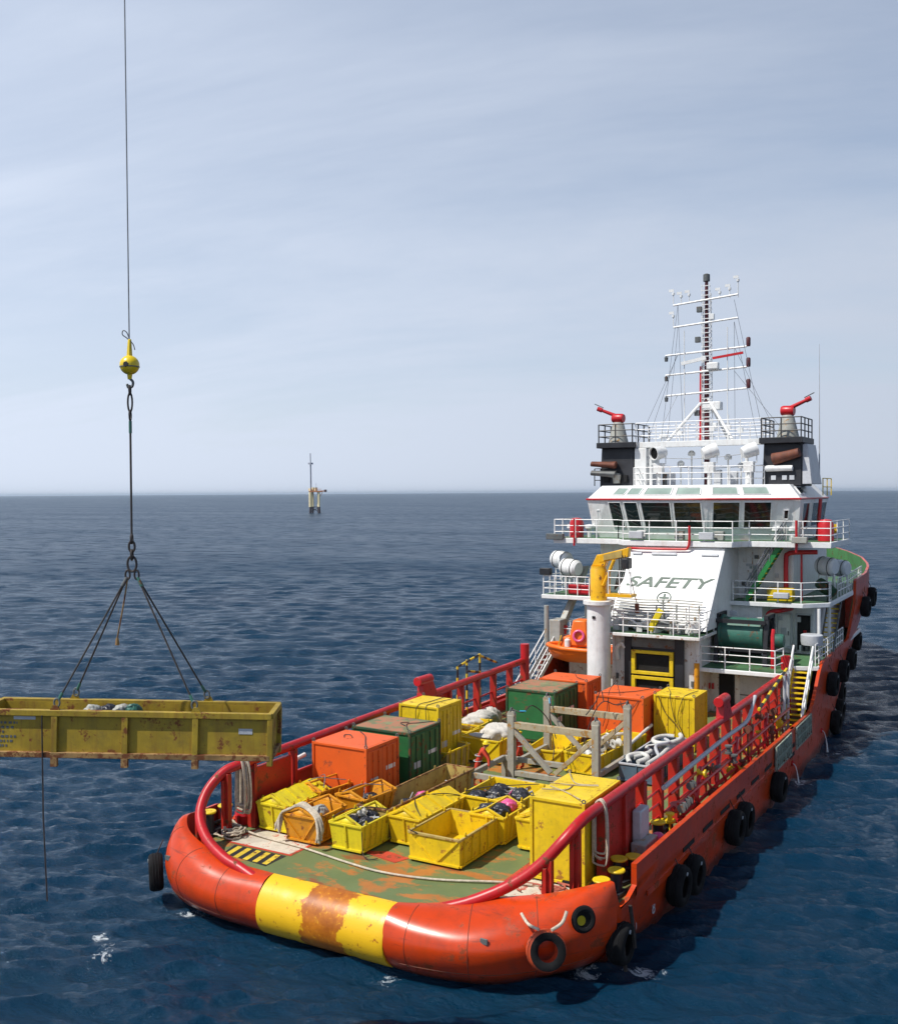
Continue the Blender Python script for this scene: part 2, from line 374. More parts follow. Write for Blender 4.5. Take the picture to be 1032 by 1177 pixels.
# ------------------------------------------------------------------ sea
def sea():
    rng = np.random.default_rng(4)
    K = 110; lam = np.exp(rng.uniform(np.log(.4), np.log(5.), K)); wd = R(205)
    ang = wd + rng.normal(0, .34, K); kk = 2*np.pi/lam
    amp = .0085 * lam**.55 * np.minimum(1, (2.8/lam)**.7) * rng.uniform(.5, 1.4, K); ph = rng.uniform(0, 2*np.pi, K)
    c0 = np.array([CAMP.x, CAMP.y])
    r = [8.]
    while r[-1] < 29000:
        r.append(r[-1] + max(.08, r[-1]*(.0036 if r[-1] < 200 else .006) if r[-1] < 500 else r[-1]*.02*(1 if r[-1] < 3000 else 6)))
    r = np.array(r)
    cen = yaw
    th = np.concatenate([np.linspace(cen-R(33), cen+R(33), 760), np.linspace(cen+R(33), cen-R(33)+2*np.pi, 60)[1:]])
    RR, TH = np.meshgrid(r, th, indexing='ij')
    X = c0[0] + RR*np.cos(TH); Y = c0[1] + RR*np.sin(TH); Z = np.zeros_like(X); DX = np.zeros_like(X); DY = np.zeros_like(X)
    cell = np.maximum(np.gradient(r)[:, None], RR*(th[1]-th[0]))
    for i in range(K):
        p = kk[i]*(X*np.cos(ang[i]) + Y*np.sin(ang[i])) + ph[i]
        fade = np.clip((lam[i]/cell - 2.2)/1.8, 0, 1)
        Z += fade*amp[i]*np.cos(p); s = .55*fade*amp[i]*np.sin(p); DX -= s*np.cos(ang[i]); DY -= s*np.sin(ang[i])
    X = X + DX; Y = Y + DY
    nr, ntH = X.shape
    vs = np.stack([X, Y, Z], -1).reshape(-1, 3)
    i = np.arange(nr-1)[:, None]*ntH; j = np.arange(ntH-1)[None, :]
    q = np.stack([i+j, i+ntH+j, i+ntH+j+1, i+j+1], -1).reshape(-1, 4)
    me = bpy.data.meshes.new('sea'); me.vertices.add(len(vs)); me.vertices.foreach_set('co', vs.ravel().astype(np.float32))
    me.loops.add(q.size); me.loops.foreach_set('vertex_index', q.ravel().astype(np.int32)); me.polygons.add(len(q))
    me.polygons.foreach_set('loop_start', (np.arange(len(q))*4).astype(np.int32)); me.polygons.foreach_set('loop_total', np.full(len(q), 4, np.int32))
    me.polygons.foreach_set('use_smooth', np.ones(len(q), bool)); me.update(); me.validate()
    m = bpy.data.materials.new('sea_water'); m.use_nodes = True; nt = m.node_tree; N = nt.nodes; L = nt.links; B = N['Principled BSDF']
    g = N.new('ShaderNodeNewGeometry')
    def noise(sx, sy, d, ro, rot=25, dist=0.):
        mp = N.new('ShaderNodeMapping'); mp.inputs['Scale'].default_value = (sx, sy, 1); mp.inputs['Rotation'].default_value = (0, 0, R(rot))
        L.new(g.outputs['Position'], mp.inputs[0]); n = N.new('ShaderNodeTexNoise'); n.inputs['Scale'].default_value = 1
        n.inputs['Detail'].default_value = d; n.inputs['Roughness'].default_value = ro; n.inputs['Distortion'].default_value = dist
        L.new(mp.outputs[0], n.inputs['Vector']); return n.outputs['Fac']
    b1 = N.new('ShaderNodeBump'); b1.inputs['Strength'].default_value = 1.; b1.inputs['Distance'].default_value = .22; L.new(noise(1.7, .6, 9, .70), b1.inputs['Height'])
    b2 = N.new('ShaderNodeBump'); b2.inputs['Strength'].default_value = 1.; b2.inputs['Distance'].default_value = .085; L.new(noise(4.2, 2.6, 5, .6, 40), b2.inputs['Height']); L.new(b1.outputs[0], b2.inputs['Normal'])
    # far off the chop is finer than a pixel: tilt the facets directly, by the same slopes
    sl = N.new('ShaderNodeTexNoise'); sl.inputs['Scale'].default_value = 1.; sl.inputs['Detail'].default_value = 5; sl.inputs['Roughness'].default_value = .7
    mp = N.new('ShaderNodeMapping'); mp.inputs['Scale'].default_value = (.35, .16, 1); mp.inputs['Rotation'].default_value = (0, 0, R(25)); L.new(g.outputs['Position'], mp.inputs[0]); L.new(mp.outputs[0], sl.inputs['Vector'])
    sb = N.new('ShaderNodeVectorMath'); sb.operation = 'SUBTRACT'; L.new(sl.outputs['Color'], sb.inputs[0]); sb.inputs[1].default_value = (.5, .5, .5)
    ds = N.new('ShaderNodeVectorMath'); ds.operation = 'DISTANCE'; L.new(g.outputs['Position'], ds.inputs[0]); ds.inputs[1].default_value = (-10, -9, 0)
    dr = N.new('ShaderNodeMapRange'); dr.inputs[1].default_value = 40; dr.inputs[2].default_value = 240; dr.inputs[3].default_value = .15; dr.inputs[4].default_value = 2.2; L.new(ds.outputs['Value'], dr.inputs[0])
    sc = N.new('ShaderNodeVectorMath'); sc.operation = 'SCALE'; L.new(sb.outputs[0], sc.inputs[0]); L.new(dr.outputs[0], sc.inputs[3])
    ad = N.new('ShaderNodeVectorMath'); ad.operation = 'ADD'; L.new(b2.outputs[0], ad.inputs[0]); L.new(sc.outputs[0], ad.inputs[1])
    nm = N.new('ShaderNodeVectorMath'); nm.operation = 'NORMALIZE'; L.new(ad.outputs[0], nm.inputs[0]); L.new(nm.outputs[0], B.inputs['Normal'])
    # paler wind-ruffled lanes against darker smooth ones
    rr = N.new('ShaderNodeMapRange'); rr.inputs[1].default_value = .35; rr.inputs[2].default_value = .65; rr.inputs[3].default_value = .03; rr.inputs[4].default_value = .10
    L.new(noise(.02, .006, 5, .6, 22), rr.inputs[0]); RR = rr
    fr_ = N.new('ShaderNodeMapRange'); fr_.inputs[1].default_value = 28; fr_.inputs[2].default_value = 170; fr_.inputs[3].default_value = 0; fr_.inputs[4].default_value = .26; L.new(ds.outputs['Value'], fr_.inputs[0])
    ra = N.new('ShaderNodeMath'); ra.operation = 'ADD'; L.new(RR.outputs[0], ra.inputs[0]); L.new(fr_.outputs[0], ra.inputs[1]); L.new(ra.outputs[0], B.inputs['Roughness'])
    x = N.new('ShaderNodeMix'); x.data_type = 'RGBA'; L.new(noise(.05, .03, 4, .5), x.inputs[0])
    x.inputs[6].default_value = (.0010, .018, .045, 1); x.inputs[7].default_value = (.0016, .028, .060, 1)
    # lacy foam where water is disturbed: round the sunk tyre, under the outlets, at the roller end, a few breaking crests
    mask = None
    for fx, fy, fr in ((3.6, -8.7, .8), (24.2, -8.95, .9), (31.4, -9.2, .7), (36.8, -9.1, .6), (-.35, -2.7, .45), (-3.3, 5.3, .75), (-2.5, 6.4, .5), (.2, 5.4, .7), (2.6, -7.4, .8)):
        dd = N.new('ShaderNodeVectorMath'); dd.operation = 'DISTANCE'; L.new(g.outputs['Position'], dd.inputs[0]); dd.inputs[1].default_value = (fx, fy, 0)
        mm = N.new('ShaderNodeMapRange'); mm.inputs[1].default_value = fr; mm.inputs[2].default_value = 0; L.new(dd.outputs['Value'], mm.inputs[0])
        if mask is None: mask = mm.outputs[0]
        else:
            q = N.new('ShaderNodeMath'); q.operation = 'MAXIMUM'; L.new(mask, q.inputs[0]); L.new(mm.outputs[0], q.inputs[1]); mask = q.outputs[0]
    k1 = N.new('ShaderNodeMath'); k1.operation = 'MULTIPLY_ADD'; L.new(mask, k1.inputs[0]); k1.inputs[1].default_value = .26; L.new(noise(3.2, 2.0, 10, .78, 15, 1.2), k1.inputs[2])
    fo = N.new('ShaderNodeMapRange'); fo.inputs[1].default_value = .665; fo.inputs[2].default_value = .74; L.new(k1.outputs[0], fo.inputs[0])
    y = N.new('ShaderNodeMix'); y.data_type = 'RGBA'; L.new(fo.outputs[0], y.inputs[0]); L.new(x.outputs[2], y.inputs[6]); y.inputs[7].default_value = (.6, .65, .68, 1)
    L.new(y.outputs[2], B.inputs['Base Color']); B.inputs['IOR'].default_value = 1.333; B.inputs['Specular IOR Level'].default_value = .42; B.inputs['Specular Tint'].default_value = (.5, .75, 1., 1)
    me.materials.append(m); o = bpy.data.objects.new('sea', me); COL.objects.link(o); tag(o, kind='structure')
sea()
# thin sea haze
hz_ = MB(); hz_.bx(-30000, 30000, -30000, 30000, -9, 46); hm = bpy.data.materials.new('haze'); hm.use_nodes = True
nt = hm.node_tree; nt.nodes.remove(nt.nodes['Principled BSDF']); pv = nt.nodes.new('ShaderNodeVolumePrincipled')
pv.inputs['Color'].default_value = (.74, .87, 1., 1); pv.inputs['Density'].default_value = .000055; pv.inputs['Anisotropy'].default_value = .35
nt.links.new(pv.outputs[0], nt.nodes['Material Output'].inputs['Volume'])
tag(hz_.build('haze', hm, smooth=0), kind='stuff')
# ================================================================== the supply vessel
YC = -.95
ship = thing('supply_vessel', 'orange red supply vessel with white bridge and a cargo deck full of containers', 'ship', (12, YC, 0))
DZ = 1.9
# ---- hull sides
def lerp(tab, x):
    for (x0, a), (x1, b) in zip(tab, tab[1:]):
        if x <= x1: return a + (b-a)*max(0, (x-x0))/(x1-x0)
    return tab[-1][1]
def smooth(a, b, t): t = max(0, min(1, t)); t = t*t*(3-2*t); return a + (b-a)*t
BW = [(3.9,6.35),(6,6.75),(9,7.1),(12,7.25),(16,7.35),(22,7.45),(30,7.55),(36,7.2),(42,6.3),(48,4.9),(54,3.1),(60,1.2),(64,.05)]
BD = [(3.9,7.46),(12,7.5),(22,7.6),(30,7.7),(40,7.8),(46,7.75),(51,7.25),(56,6.1),(61,4.2),(65,2.1),(68,.05)]
def ztop(x):
    z = 2.85 - .25*min(1, (x-3.9)/18)
    if x > 28.2: z = smooth(2.6, 4.62, (x-28.2)/3.2)
    if x > 40.6: z = smooth(4.62, 8.1, (x-40.6)/1.0)
    if x > 42: z = 8.1 + .9*((x-42)/24)**1.2
    return z
def hb(x, z):
    b0, b1 = lerp(BW, x), lerp(BD, x)
    den = 2.3 + 4.7*max(0, min(1, (x-24)/12)); t = max(0, min(1, (z+.4)/den)); return b0 + (b1-b0)*t**.8
xs = [3.9, 6, 9, 12, 16, 20, 24, 26, 28] + [28.2 + .4*k for k in range(9)] + [33, 35, 37, 39, 40.5, 40.7, 40.85, 41, 41.15, 41.3, 41.5, 41.7, 42.5, 44, 46, 48, 50, 52, 54, 56, 58, 60, 62, 64, 66, 68]
h = MB()
for sgn in (-1, 1):
    rows = []; inner = []
    for x in xs:
        zt = ztop(x); zs = [-1.4, -.4, -.1, .3, .7, 1.2, 2.0] + [2.0 + (zt-2.0)*k/4 for k in (1, 2, 3, 4)]
        rows.append([V((x - max(0, x-60)*.25*(1-max(0, z)/9), YC + sgn*hb(x, z), z)) for z in zs])
        zi = 1.88 if x < 30.5 else (4.3 if x < 41.2 else 7.3)
        zi = min(zi, zt - .05)
        inner.append([V((rows[-1][-1].x - (.12 if x > 60 else 0), YC + sgn*(max(.02, hb(x, zt) - .16)), zt)), V((rows[-1][-1].x - (.12 if x > 60 else 0), YC + sgn*(max(.02, hb(x, zi) - .16)), zi))])
    h.grid(rows)
    n = len(xs); cap = [[r[-1], i[0]] for r, i in zip(rows, inner)]; h.grid(cap)
    k = [i for i, x in enumerate(xs) if x >= 41.15][0]
    h.grid(inner[:k+1], 1); h.grid(inner[k:], 2)
    # closing plate at the after end of the bulwark
    a, b = rows[0], inner[0]
    h.add([a[7], a[-1], b[0], (3.9, b[1].y, 2.0)], [(0, 1, 2, 3)])
# ---- rounded stern corners
STB = [((.12,-2.65,1.9),(-.60,-2.65,1.0),(.30,-2.65,.08)), ((.50,-3.45,1.9),(-.55,-3.6,1.05),(.38,-3.5,.0)), ((1.10,-4.4,1.95),(-.32,-4.95,1.12),(.70,-4.6,-.05)),
       ((1.45,-5.3,2.1),(.12,-6.0,1.2),(1.2,-5.4,-.1)), ((1.8,-6.5,2.3),(.85,-7.0,1.3),(2.1,-6.05,-.1)), ((2.1,-7.3,2.5),(1.55,-7.66,1.4),(2.7,-6.4,-.1)),
       ((2.5,-7.95,2.66),(2.25,-8.10,1.48),(3.0,-6.6,-.1)), ((2.75,-8.16,2.68),(2.68,-8.28,1.55),(3.4,-6.75,-.1))]
PRT = [((.10,1.85,1.9),(-.61,1.85,1.0),(.30,1.85,.08)), ((.10,3.3,1.95),(-.70,3.4,1.08),(.42,3.35,.05)), ((.12,4.2,2.1),(-.66,4.55,1.22),(.62,4.25,.0)),
       ((.2,5.0,2.3),(-.36,5.62,1.34),(.8,5.2,-.05)), ((.42,5.75,2.55),(.14,6.36,1.4),(1.15,6.0,-.2)), ((.9,6.25,2.78),(.75,6.70,1.3),(1.7,6.35,-.4)),
       ((1.6,6.42,2.72),(1.6,6.74,1.2),(2.0,6.45,-.6)), ((2.6,6.48,2.7),(2.6,6.60,1.15),(2.8,6.45,-.7))]
def spl(st, n=5):
    A = [arc([s[i] for s in st], n) for i in range(3)]
    return list(zip(*A))
def corner(st, cut):
    rows = []; inn = []
    for T, Bq, Wq in spl(st):
        r = []
        for k in range(9):
            t = k/8*math.pi/2
            r.append(V((T.x + (Bq.x-T.x)*math.sin(t), T.y + (Bq.y-T.y)*math.sin(t), Bq.z + (T.z-Bq.z)*math.cos(t))))
        for k in range(1, 7):
            t = k/6*math.pi/2
            q_ = (1-math.cos(t))**.8; r.append(V((Bq.x + (Wq.x-Bq.x)*q_, Bq.y + (Wq.y-Bq.y)*q_, Bq.z + (Wq.z-Bq.z)*math.sin(t))))
        rows.append(r)
        n = V((Bq.x-Wq.x, Bq.y-Wq.y, 0)).normalized()*.14
        inn.append([T, V((T.x-n.x, T.y-n.y, T.z)), V((T.x-n.x*1.05, T.y-n.y*1.05, 1.86))])
    h.grid(rows); h.grid([i[:2] for i in inn]); h.grid([i[1:] for i in inn], 1)
    return rows, inn
r_s, i_s = corner(STB, -1); r_p, i_p = corner(PRT, 1)
# mooring notch between the stern corner and the bulwark
for rows, inn, sg in ((r_s, i_s, -1), (r_p, i_p, 1)):
    e = rows[-1]; y0 = YC + sg*7.46
    seq = [(e[0].x, e[0].z), (3.0, 1.85), (3.5, 1.95), (3.9, 2.25)]
    top = [V((x, e[0].y + (y0-e[0].y)*(x-e[0].x)/(3.9-e[0].x), z)) for x, z in seq]
    g = []
    for p in top:
        f = (p.x-e[0].x)/(3.9-e[0].x); col = []
        for zq in (1, .85, .7, .6, .5, .4, .3, .15, 0):
            z = -1.0 + (p.z+1.0)*zq
            yo = YC + sg*hb(3.9, z); ye = e[0].y + (e[8].y-e[0].y)*min(1, max(0, (e[0].z-z)/1.4)) if z > e[8].z else e[14].y + (e[8].y-e[14].y)*max(0, 1-min(1, (e[8].z-z)/(e[8].z-e[14].z))**2.2)**.7
            col.append(V((p.x, ye + (yo-ye)*f, z)))
        g.append(col)
    h.grid(g); h.grid([[p, V((p.x, p.y - sg*.14, p.z))] for p in top]); h.grid([[V((p.x, p.y - sg*.14, p.z)), V((p.x, p.y - sg*.14, 1.86))] for p in top], 1)
hull = h.build('hull', [HULL, HULLIN, GREENIN], ship, smooth=32)
# plate seams, welds and small pads on the rounded stern
for rows, sel in ((r_s, (4, 11, 19)), (r_p, (5, 13, 21))):
    for i in sel: MB().tube([p for p in rows[i][:13]], .011, 5).build('plate_seam', BROWN, ship)
    MB().tube([r[10] + (r[10]-r[5]).normalized()*.0 for r in rows[3:30]], .011, 5).build('plate_seam', BROWN, ship)
for rows, i, j in ((r_s, 13, 6), (r_p, 17, 6)):
    p = rows[i][j]; q = rows[i+1][j]; nn = (q-p).cross(rows[i][j+1]-p).normalized(); nn = nn if nn.x < 0 else -nn
    MB().box(p + nn*.02, (.05, .22, .16)).build('hull_pad', GREYDK, ship, bev=.01)
# rubbing bar
for sgn in (-1, 1):
    for (xa, xb, z) in ((5, 29, 1.62), (33, 46, 2.9)):
        b = MB(); n = 14; pts = [V((xa+(xb-xa)*k/n, YC + sgn*(hb(xa+(xb-xa)*k/n, z)+.015), z)) for k in range(n+1)]
        for p, q in zip(pts, pts[1:]): b.bar(p, q, .05, .16)
        b.build('rubbing_bar', HULL, ship)
for k in range(6):      # freeing port slots along the bulwark foot
    b = MB(); x = 8.2 + k*2.15; b.bar((x, YC-hb(x, 1.85)-.012, 1.92), (x+1.15, YC-hb(x+1.15, 1.85)-.012, 1.92), .02, .15); b.build('freeing_port', SHADEBLACK, ship)
b = MB()      # chain and lashing strops over the mooring notch, soft moss on the tyre chains
for x in (3.35,):
    b.tube([(x-.1, YC-7.5, 1.9), (x-.05, YC-7.55, 1.4), (x, YC-7.6, .7)], .06, 6)
b.tube([(2.75, YC-7.45, 1.2), (2.85, YC-7.47, .6), (2.9, YC-7.5, .2)], .06, 6)
b.build('mooring_chain', WIRE, ship)
# mooring fairlead ring in the stern quarter
def ring(mb, c, ax, R0, r, n=24, m=8, mi=0):
    mb.lathe([(R0 + r*math.cos(2*math.pi*k/m), r*math.sin(2*math.pi*k/m)) for k in range(m)], c, ax, n, mi, close=True)
fl = MB(); c = V((1.55, -7.76, 2.0)); ax = V((-.62, -.78, .15))
ring(fl, c, ax, .28, .085); fo = fl.build('fairlead_ring', RUBBER, ship)
f2 = MB(); f2.lathe([(0, 0), (.24, 0)], c + ax*.03, ax, 24); f2.build('fairlead_hole', SHADEBLACK, fo)
f3 = MB(); f3.lathe([(0, 0), (.13, 0)], c + ax*.06 + V((-.05, .07, -.02)), ax, 16); f3.build('painted_bore_light', YELLOWG, fo)  # yellow-green disc: light in the dark bore, put in as colour
# draught number
lettering('draught_mark', '8', .55, PALEGREY, hull, (6.15, YC-hb(6.1, .75)-.02, .72), (1, 0, 0), (0, 0, 1))
lettering('draught_mark', 'I', .42, PALEGREY, hull, (5.0, YC-hb(5, .6)-.02, .60), (1, 0, 0), (0, 0, 1))
# ---- stern roller
r = MB(); prof = []
for k in range(25): prof.append((.945 if k in (0, 12, 24) else .955, -2.3 + 4.7*k/24))
rr = MB(); rr.lathe([(0, -2.69), (.885, -2.69)] + [(.90 if k not in (6, 18) else .885, -2.65+4.5*k/24) for k in range(25)] + [(.885, 1.81), (0, 1.81)], (0, 0, 0), (0, 1, 0), 48)
rr.v = [(p[0] + .28, p[1] + 0, p[2] + 1.0) for p in rr.v]
# keep the seam grooves fine: extra loops either side
rol = rr.build('stern_roller', ROLLER, ship, smooth=50)
# give the roller its own origin so its paint bands run along it
for v in rol.data.vertices: v.co -= V((.28-12, -.4-YC, 1.0))
rol.location = (.28-12, -.4-YC, 1.0)
# ---- main deck
T = [i[1] for i in i_p][::-1] + [i[1] for i in i_s]
outl = [(30.9, YC+7.5), (20, YC+7.42), (4, YC+7.3), (3.9, 6.35)] + [(p.x, p.y) for p in T] + [(3.9, -8.25), (4, YC-7.3), (20, YC-7.42), (30.9, YC-7.5)]
d = MB(); n = len(outl); d.add([(x, y, DZ) for x, y in outl] + [(15, YC, DZ)], [(i, (i+1) % n, n) for i in range(n)])
d.build('main_deck', DECK, ship, smooth=0)
p = MB(); q = MB()
def sheet(mb, pts, z, mi=0): mb.add([(x, y, z) for x, y in pts], [tuple(range(len(pts)))], mi)
sheet(p, [(1.72, 2.45), (3.15, 2.45), (3.15, 4.95), (1.72, 4.95)], DZ+.006); p.build('deck_panel', PANELW, ship, smooth=0); p = MB(); sheet(p, [(2.15, -4.72), (7.5, -4.72), (7.5, -7.1), (2.9, -7.0), (2.15, -6.2)], DZ+.006)
p.build('deck_panel', PANELW, ship, smooth=0)
for poly in ([(1.62, 2.33), (9, 2.33), (9, 2.45), (1.62, 2.45)], [(1.60, 2.45), (1.72, 2.45), (1.72, 5.05), (1.60, 5.05)], [(3.15, 2.45), (3.27, 2.45), (3.27, 5.05), (3.15, 5.05)], [(1.72, 4.95), (3.15, 4.95), (3.15, 5.05), (1.72, 5.05)],
             [(1.5, -4.55), (9, -4.55), (9, -4.72), (1.5, -4.72)], [(2.75, -.9), (3.3, -1.1), (3.5, -.2), (3.2, .5), (3.0, .35), (2.9, -.2)]):
    sheet(q, poly, DZ+.010)
q.build('deck_line', PANELR, ship, smooth=0)
zz = MB(); zk = MB()
sheet(zk, [(.55, 2.45), (1.55, 2.45), (1.55, 4.62), (.75, 4.4)], DZ+.006)
for k in range(5):
    y = 2.5 + .40*k; sheet(zz, [(.66, y), (1.5, y+.14), (1.5, y+.34), (.66, y+.20)], DZ+.011)
zk.build('hazard_panel', BLACK, ship, smooth=0); zz.build('hazard_stripes', STRIPEY, ship, smooth=0)
# ---- bollards on the quarters
def bollard(pts, side):
    g = MB(); caps = []
    for x, y, zt in pts:
        cp = MB(); caps.append(cp)
        g.lathe([(.17, DZ), (.17, zt-.05), (.17, zt-.04)], (x, y, 0), (0, 0, 1), 16)
        cp.lathe([(.0, zt), (.24, zt), (.26, zt-.03), (.24, zt-.07), (.17, zt-.07)], (x, y, 0), (0, 0, 1), 18)
    (x0, y0, _), (x1, y1, _) = pts[0], pts[1]
    g.bar((x0-.25, y0, DZ+.06), (x1+.25, y1, DZ+.06), .5, .1); g.tube([(x0, y0, DZ+.35), (x1, y1, DZ+.35)], .07)
    bo = g.build('bollard', BLACK, ship); [c_.build('bollard_cap', YELLOW, bo) for c_ in caps]
bollard([(2.95, -7.72, 2.62), (3.85, -7.82, 2.62)], -1); bollard([(4.75, -7.55, 2.62), (5.2, -7.85, 2.6)], -1); bollard([(1.8, 6.0, 2.75), (2.6, 6.0, 2.75)], 1)
bollard([(8.3, -7.55, 2.7), (9.2, -7.6, 2.5)], -1)

# ---- cargo rails
SR = arc([(.75,-3.6,1.70),(1.12,-4.4,1.93),(1.5,-5.14,2.25),(1.8,-5.8,2.65),(2.08,-6.36,3.15),(2.41,-6.87,3.78),(3.1,-7.12,4.17),(4.4,-7.2,4.25)], 5) + [V((10, -7.2, 4.25)), V((18, -7.22, 4.25)), V((29.0, -7.25, 4.25))]
PR = arc([(-.02,2.3,1.70),(.0,3.0,1.93),(.08,3.75,2.10),(.38,4.75,2.45),(.86,5.5,2.95),(1.48,5.75,3.55),(2.1,5.6,4.05),(2.6,5.35,4.22),(3.6,5.28,4.25)], 5) + [V((10, 5.55, 4.25)), V((18, 5.85, 4.25)), V((26.5, 6.15, 4.25))]
def yrail(P, x):
    for a, b in zip(P, P[1:]):
        if a.x <= x <= b.x and b.x > a.x: return a.y + (b.y-a.y)*(x-a.x)/(b.x-a.x)
    return P[-1].y
for P, sg, px in ((SR, -1, [4.35, 5.9, 7.6, 9.3, 11.0, 12.7, 14.4, 16.1, 17.8, 19.5, 21.2, 22.9, 24.6, 26.3, 28.0]), (PR, 1, [3.2, 5.5, 7.6, 9.8, 12, 14.2, 16.4, 17.6, 18.9, 20.6, 22.5, 24.5, 26.3])):
    t = MB(); t.tube(P, .165, 14); cr = t.build('cargo_rail', RAILRED, ship, smooth=60)
    for x in px:
        g = MB(); y = yrail(P, x); g.box((x, y, (DZ+4.15)/2), (.14, .34, 4.15-DZ)); g.box((x+.16, y+sg*.1, (DZ+4.1)/2), (.2, .1, 4.1-DZ))
        g.build('rail_post', POSTRED, cr, bev=.01)
    for (pp, zt) in (((2.2, 3.0) if sg < 0 else (.75, 1.9)),) and ():
        pass
    g = MB()
    for z in ((2.55, 3.0, 3.45) if sg < 0 else (2.5, 3.2)):
        x0 = 7.2 if sg < 0 else 5.6
        g.tube([(x0, yrail(P, x0)+sg*.06, z), (18, yrail(P, 18)+sg*.06, z), (P[-1].x-.3, P[-1].y+sg*.06, z)], .045, 6)
    g.build('guard_bar', RAILRED, cr)
    g = MB()
    if sg < 0: g.bx(4.5, 7.0, -7.26, -7.14, DZ, 4.1)
    else:
        g.bx(3.3, 5.3, 5.28, 5.42, DZ, 3.95)
        for xa, xb, ya in ((10.8, 12.0, 5.62), (16.9, 18.0, 5.84)): MB().bx(xa, xb, ya, ya+.09, DZ, 4.05).build('rail_plate', POSTRED, cr, bev=.01)
    g.build('rail_plate', POSTRED, cr, bev=.01)
    # short posts under the sweep at the stern end
    for (x, y, zt) in (((2.12, -6.45, 3.2), (2.75, -7.02, 3.98)) if sg < 0 else ((.95, 5.55, 3.05), (2.15, 5.52, 4.0))):
        g = MB(); g.box((x, y, (DZ+zt)/2), (.2, .3, zt-DZ)); g.box((x-.03, y+.02, (DZ+zt)/2-.1), (.34, .1, zt-DZ-.2)); g.build('rail_post', POSTRED, cr, bev=.01)
    # towing-pin horn on the rail
    hx = 17.4 if sg < 0 else 15.4; y = yrail(P, hx)
    g = MB(); g.hexa([(hx-.5, y-.16, 4.2), (hx+.9, y-.16, 4.2), (hx+.9, y+.16, 4.2), (hx-.5, y+.16, 4.2)], [(hx-.35, y-.16, 5.0), (hx+.35, y-.16, 5.1), (hx+.35, y+.16, 5.1), (hx-.35, y+.16, 5.0)])
    g.lathe([(0, -.62), (.21, -.62), (.21, .5), (0, .5)], (hx-.05, y, 5.02), (1, 0, 0), 14); g.build('rail_horn', RAILRED, cr, bev=.02)
    g = MB(); e = P[-1]; g.tube([(e.x, e.y, 1.9), (e.x, e.y, 5.15)], .24, 12); g.build('end_post', RAILRED, cr)
    if sg > 0:
        g = MB(); g.tube([(5.7, 5.75, 2.3), (5.9, 5.8, 3.0), (6.3, 5.85, 3.5), (6.8, 5.85, 3.55)], .09, 8); g.build('vent_pipe', WHITE, ship)

# ---- starboard walkway gear: pipes, valves, boxes
g = MB()
for dy, z, r_ in ((-.55, 2.35, .07), (-.42, 2.75, .06), (-.62, 2.95, .055), (-.35, 3.25, .05)): g.tube([(9.6, -7.2+dy, z), (16, -7.22+dy, z), (27, -7.25+dy, z)], r_, 7)
for k in range(9):
    x = 10.2 + k*1.75; g.tube([(x, -7.85, 1.95), (x, -7.85, 2.35), (x, -7.6, 2.75)], .055, 6)
for k in range(5):
    x = 12.0 + k*2.6; g.tube(arc([(x, -7.7, 1.95), (x+.15, -7.7, 2.6), (x+.6, -7.65, 3.1), (x+1.1, -7.55, 3.3)], 4), .09, 8)
g.build('deck_pipes', REDP, ship)
g = MB(); g.tube(arc([(9.2, -7.45, 3.55), (12, -7.5, 3.62), (16.5, -7.5, 3.65), (19.6, -7.5, 3.6), (20.8, -7.45, 3.72), (21.5, -7.42, 4.1), (22.0, -7.4, 4.35)], 5), .085, 10)
g.build('cargo_pipe', PALEGREY, ship)
rnd = random.Random(3)
for k in range(26):
    x = 8.9 + k*.72 + rnd.uniform(-.2, .2); y = -7.55 - rnd.random()*.45; z = DZ + rnd.uniform(.35, 1.6)
    t = MB(); vm = rnd.choice((GREYDK, GREYDK, BROWN, YELLOW)); ax = rnd.choice(((1, 0, 0), (0, 1, 0), (0, 0, 1)))
    t.lathe([(0, -.16), (.15, -.16), (.15, -.1), (.08, -.1), (.08, .1), (.15, .1), (.15, .16), (0, .16)], (x, y, z), ax, 10)
    if rnd.random() < .6: t.tube([(x, y, DZ), (x, y, z)], .04, 6)
    t.build('pipe_valve', vm, ship)
g = MB(); g.bx(6.55, 7.35, -7.6, -7.3, 2.45, 3.5); g.build('locker', PALEGREY, ship, bev=.05)
g = MB(); g.bx(6.15, 7.3, -7.9, -7.4, DZ, 2.62); g.build('deck_box', GREY, ship, bev=.05)
g = MB(); g.lathe([(0, 0), (.12, 0), (.2, .06), (.2, .2), (.12, .26), (0, .3)], (7.45, -7.85, 2.35), (0, 0, 1), 12); g.build('float_marker', PINK, ship)
g = MB(); g.lathe([(0, -.3), (.18, -.3), (.2, -.2), (.2, .12), (.14, .22), (0, .24)], (10.0, -7.75, 2.75), (.3, -.9, .2), 12); g.tube([(10, -7.6, 2.7), (9.6, -7.4, 2.6)], .08); g.build('fire_hydrant', paint('pale_red', (.65, .16, .14), .5), ship)
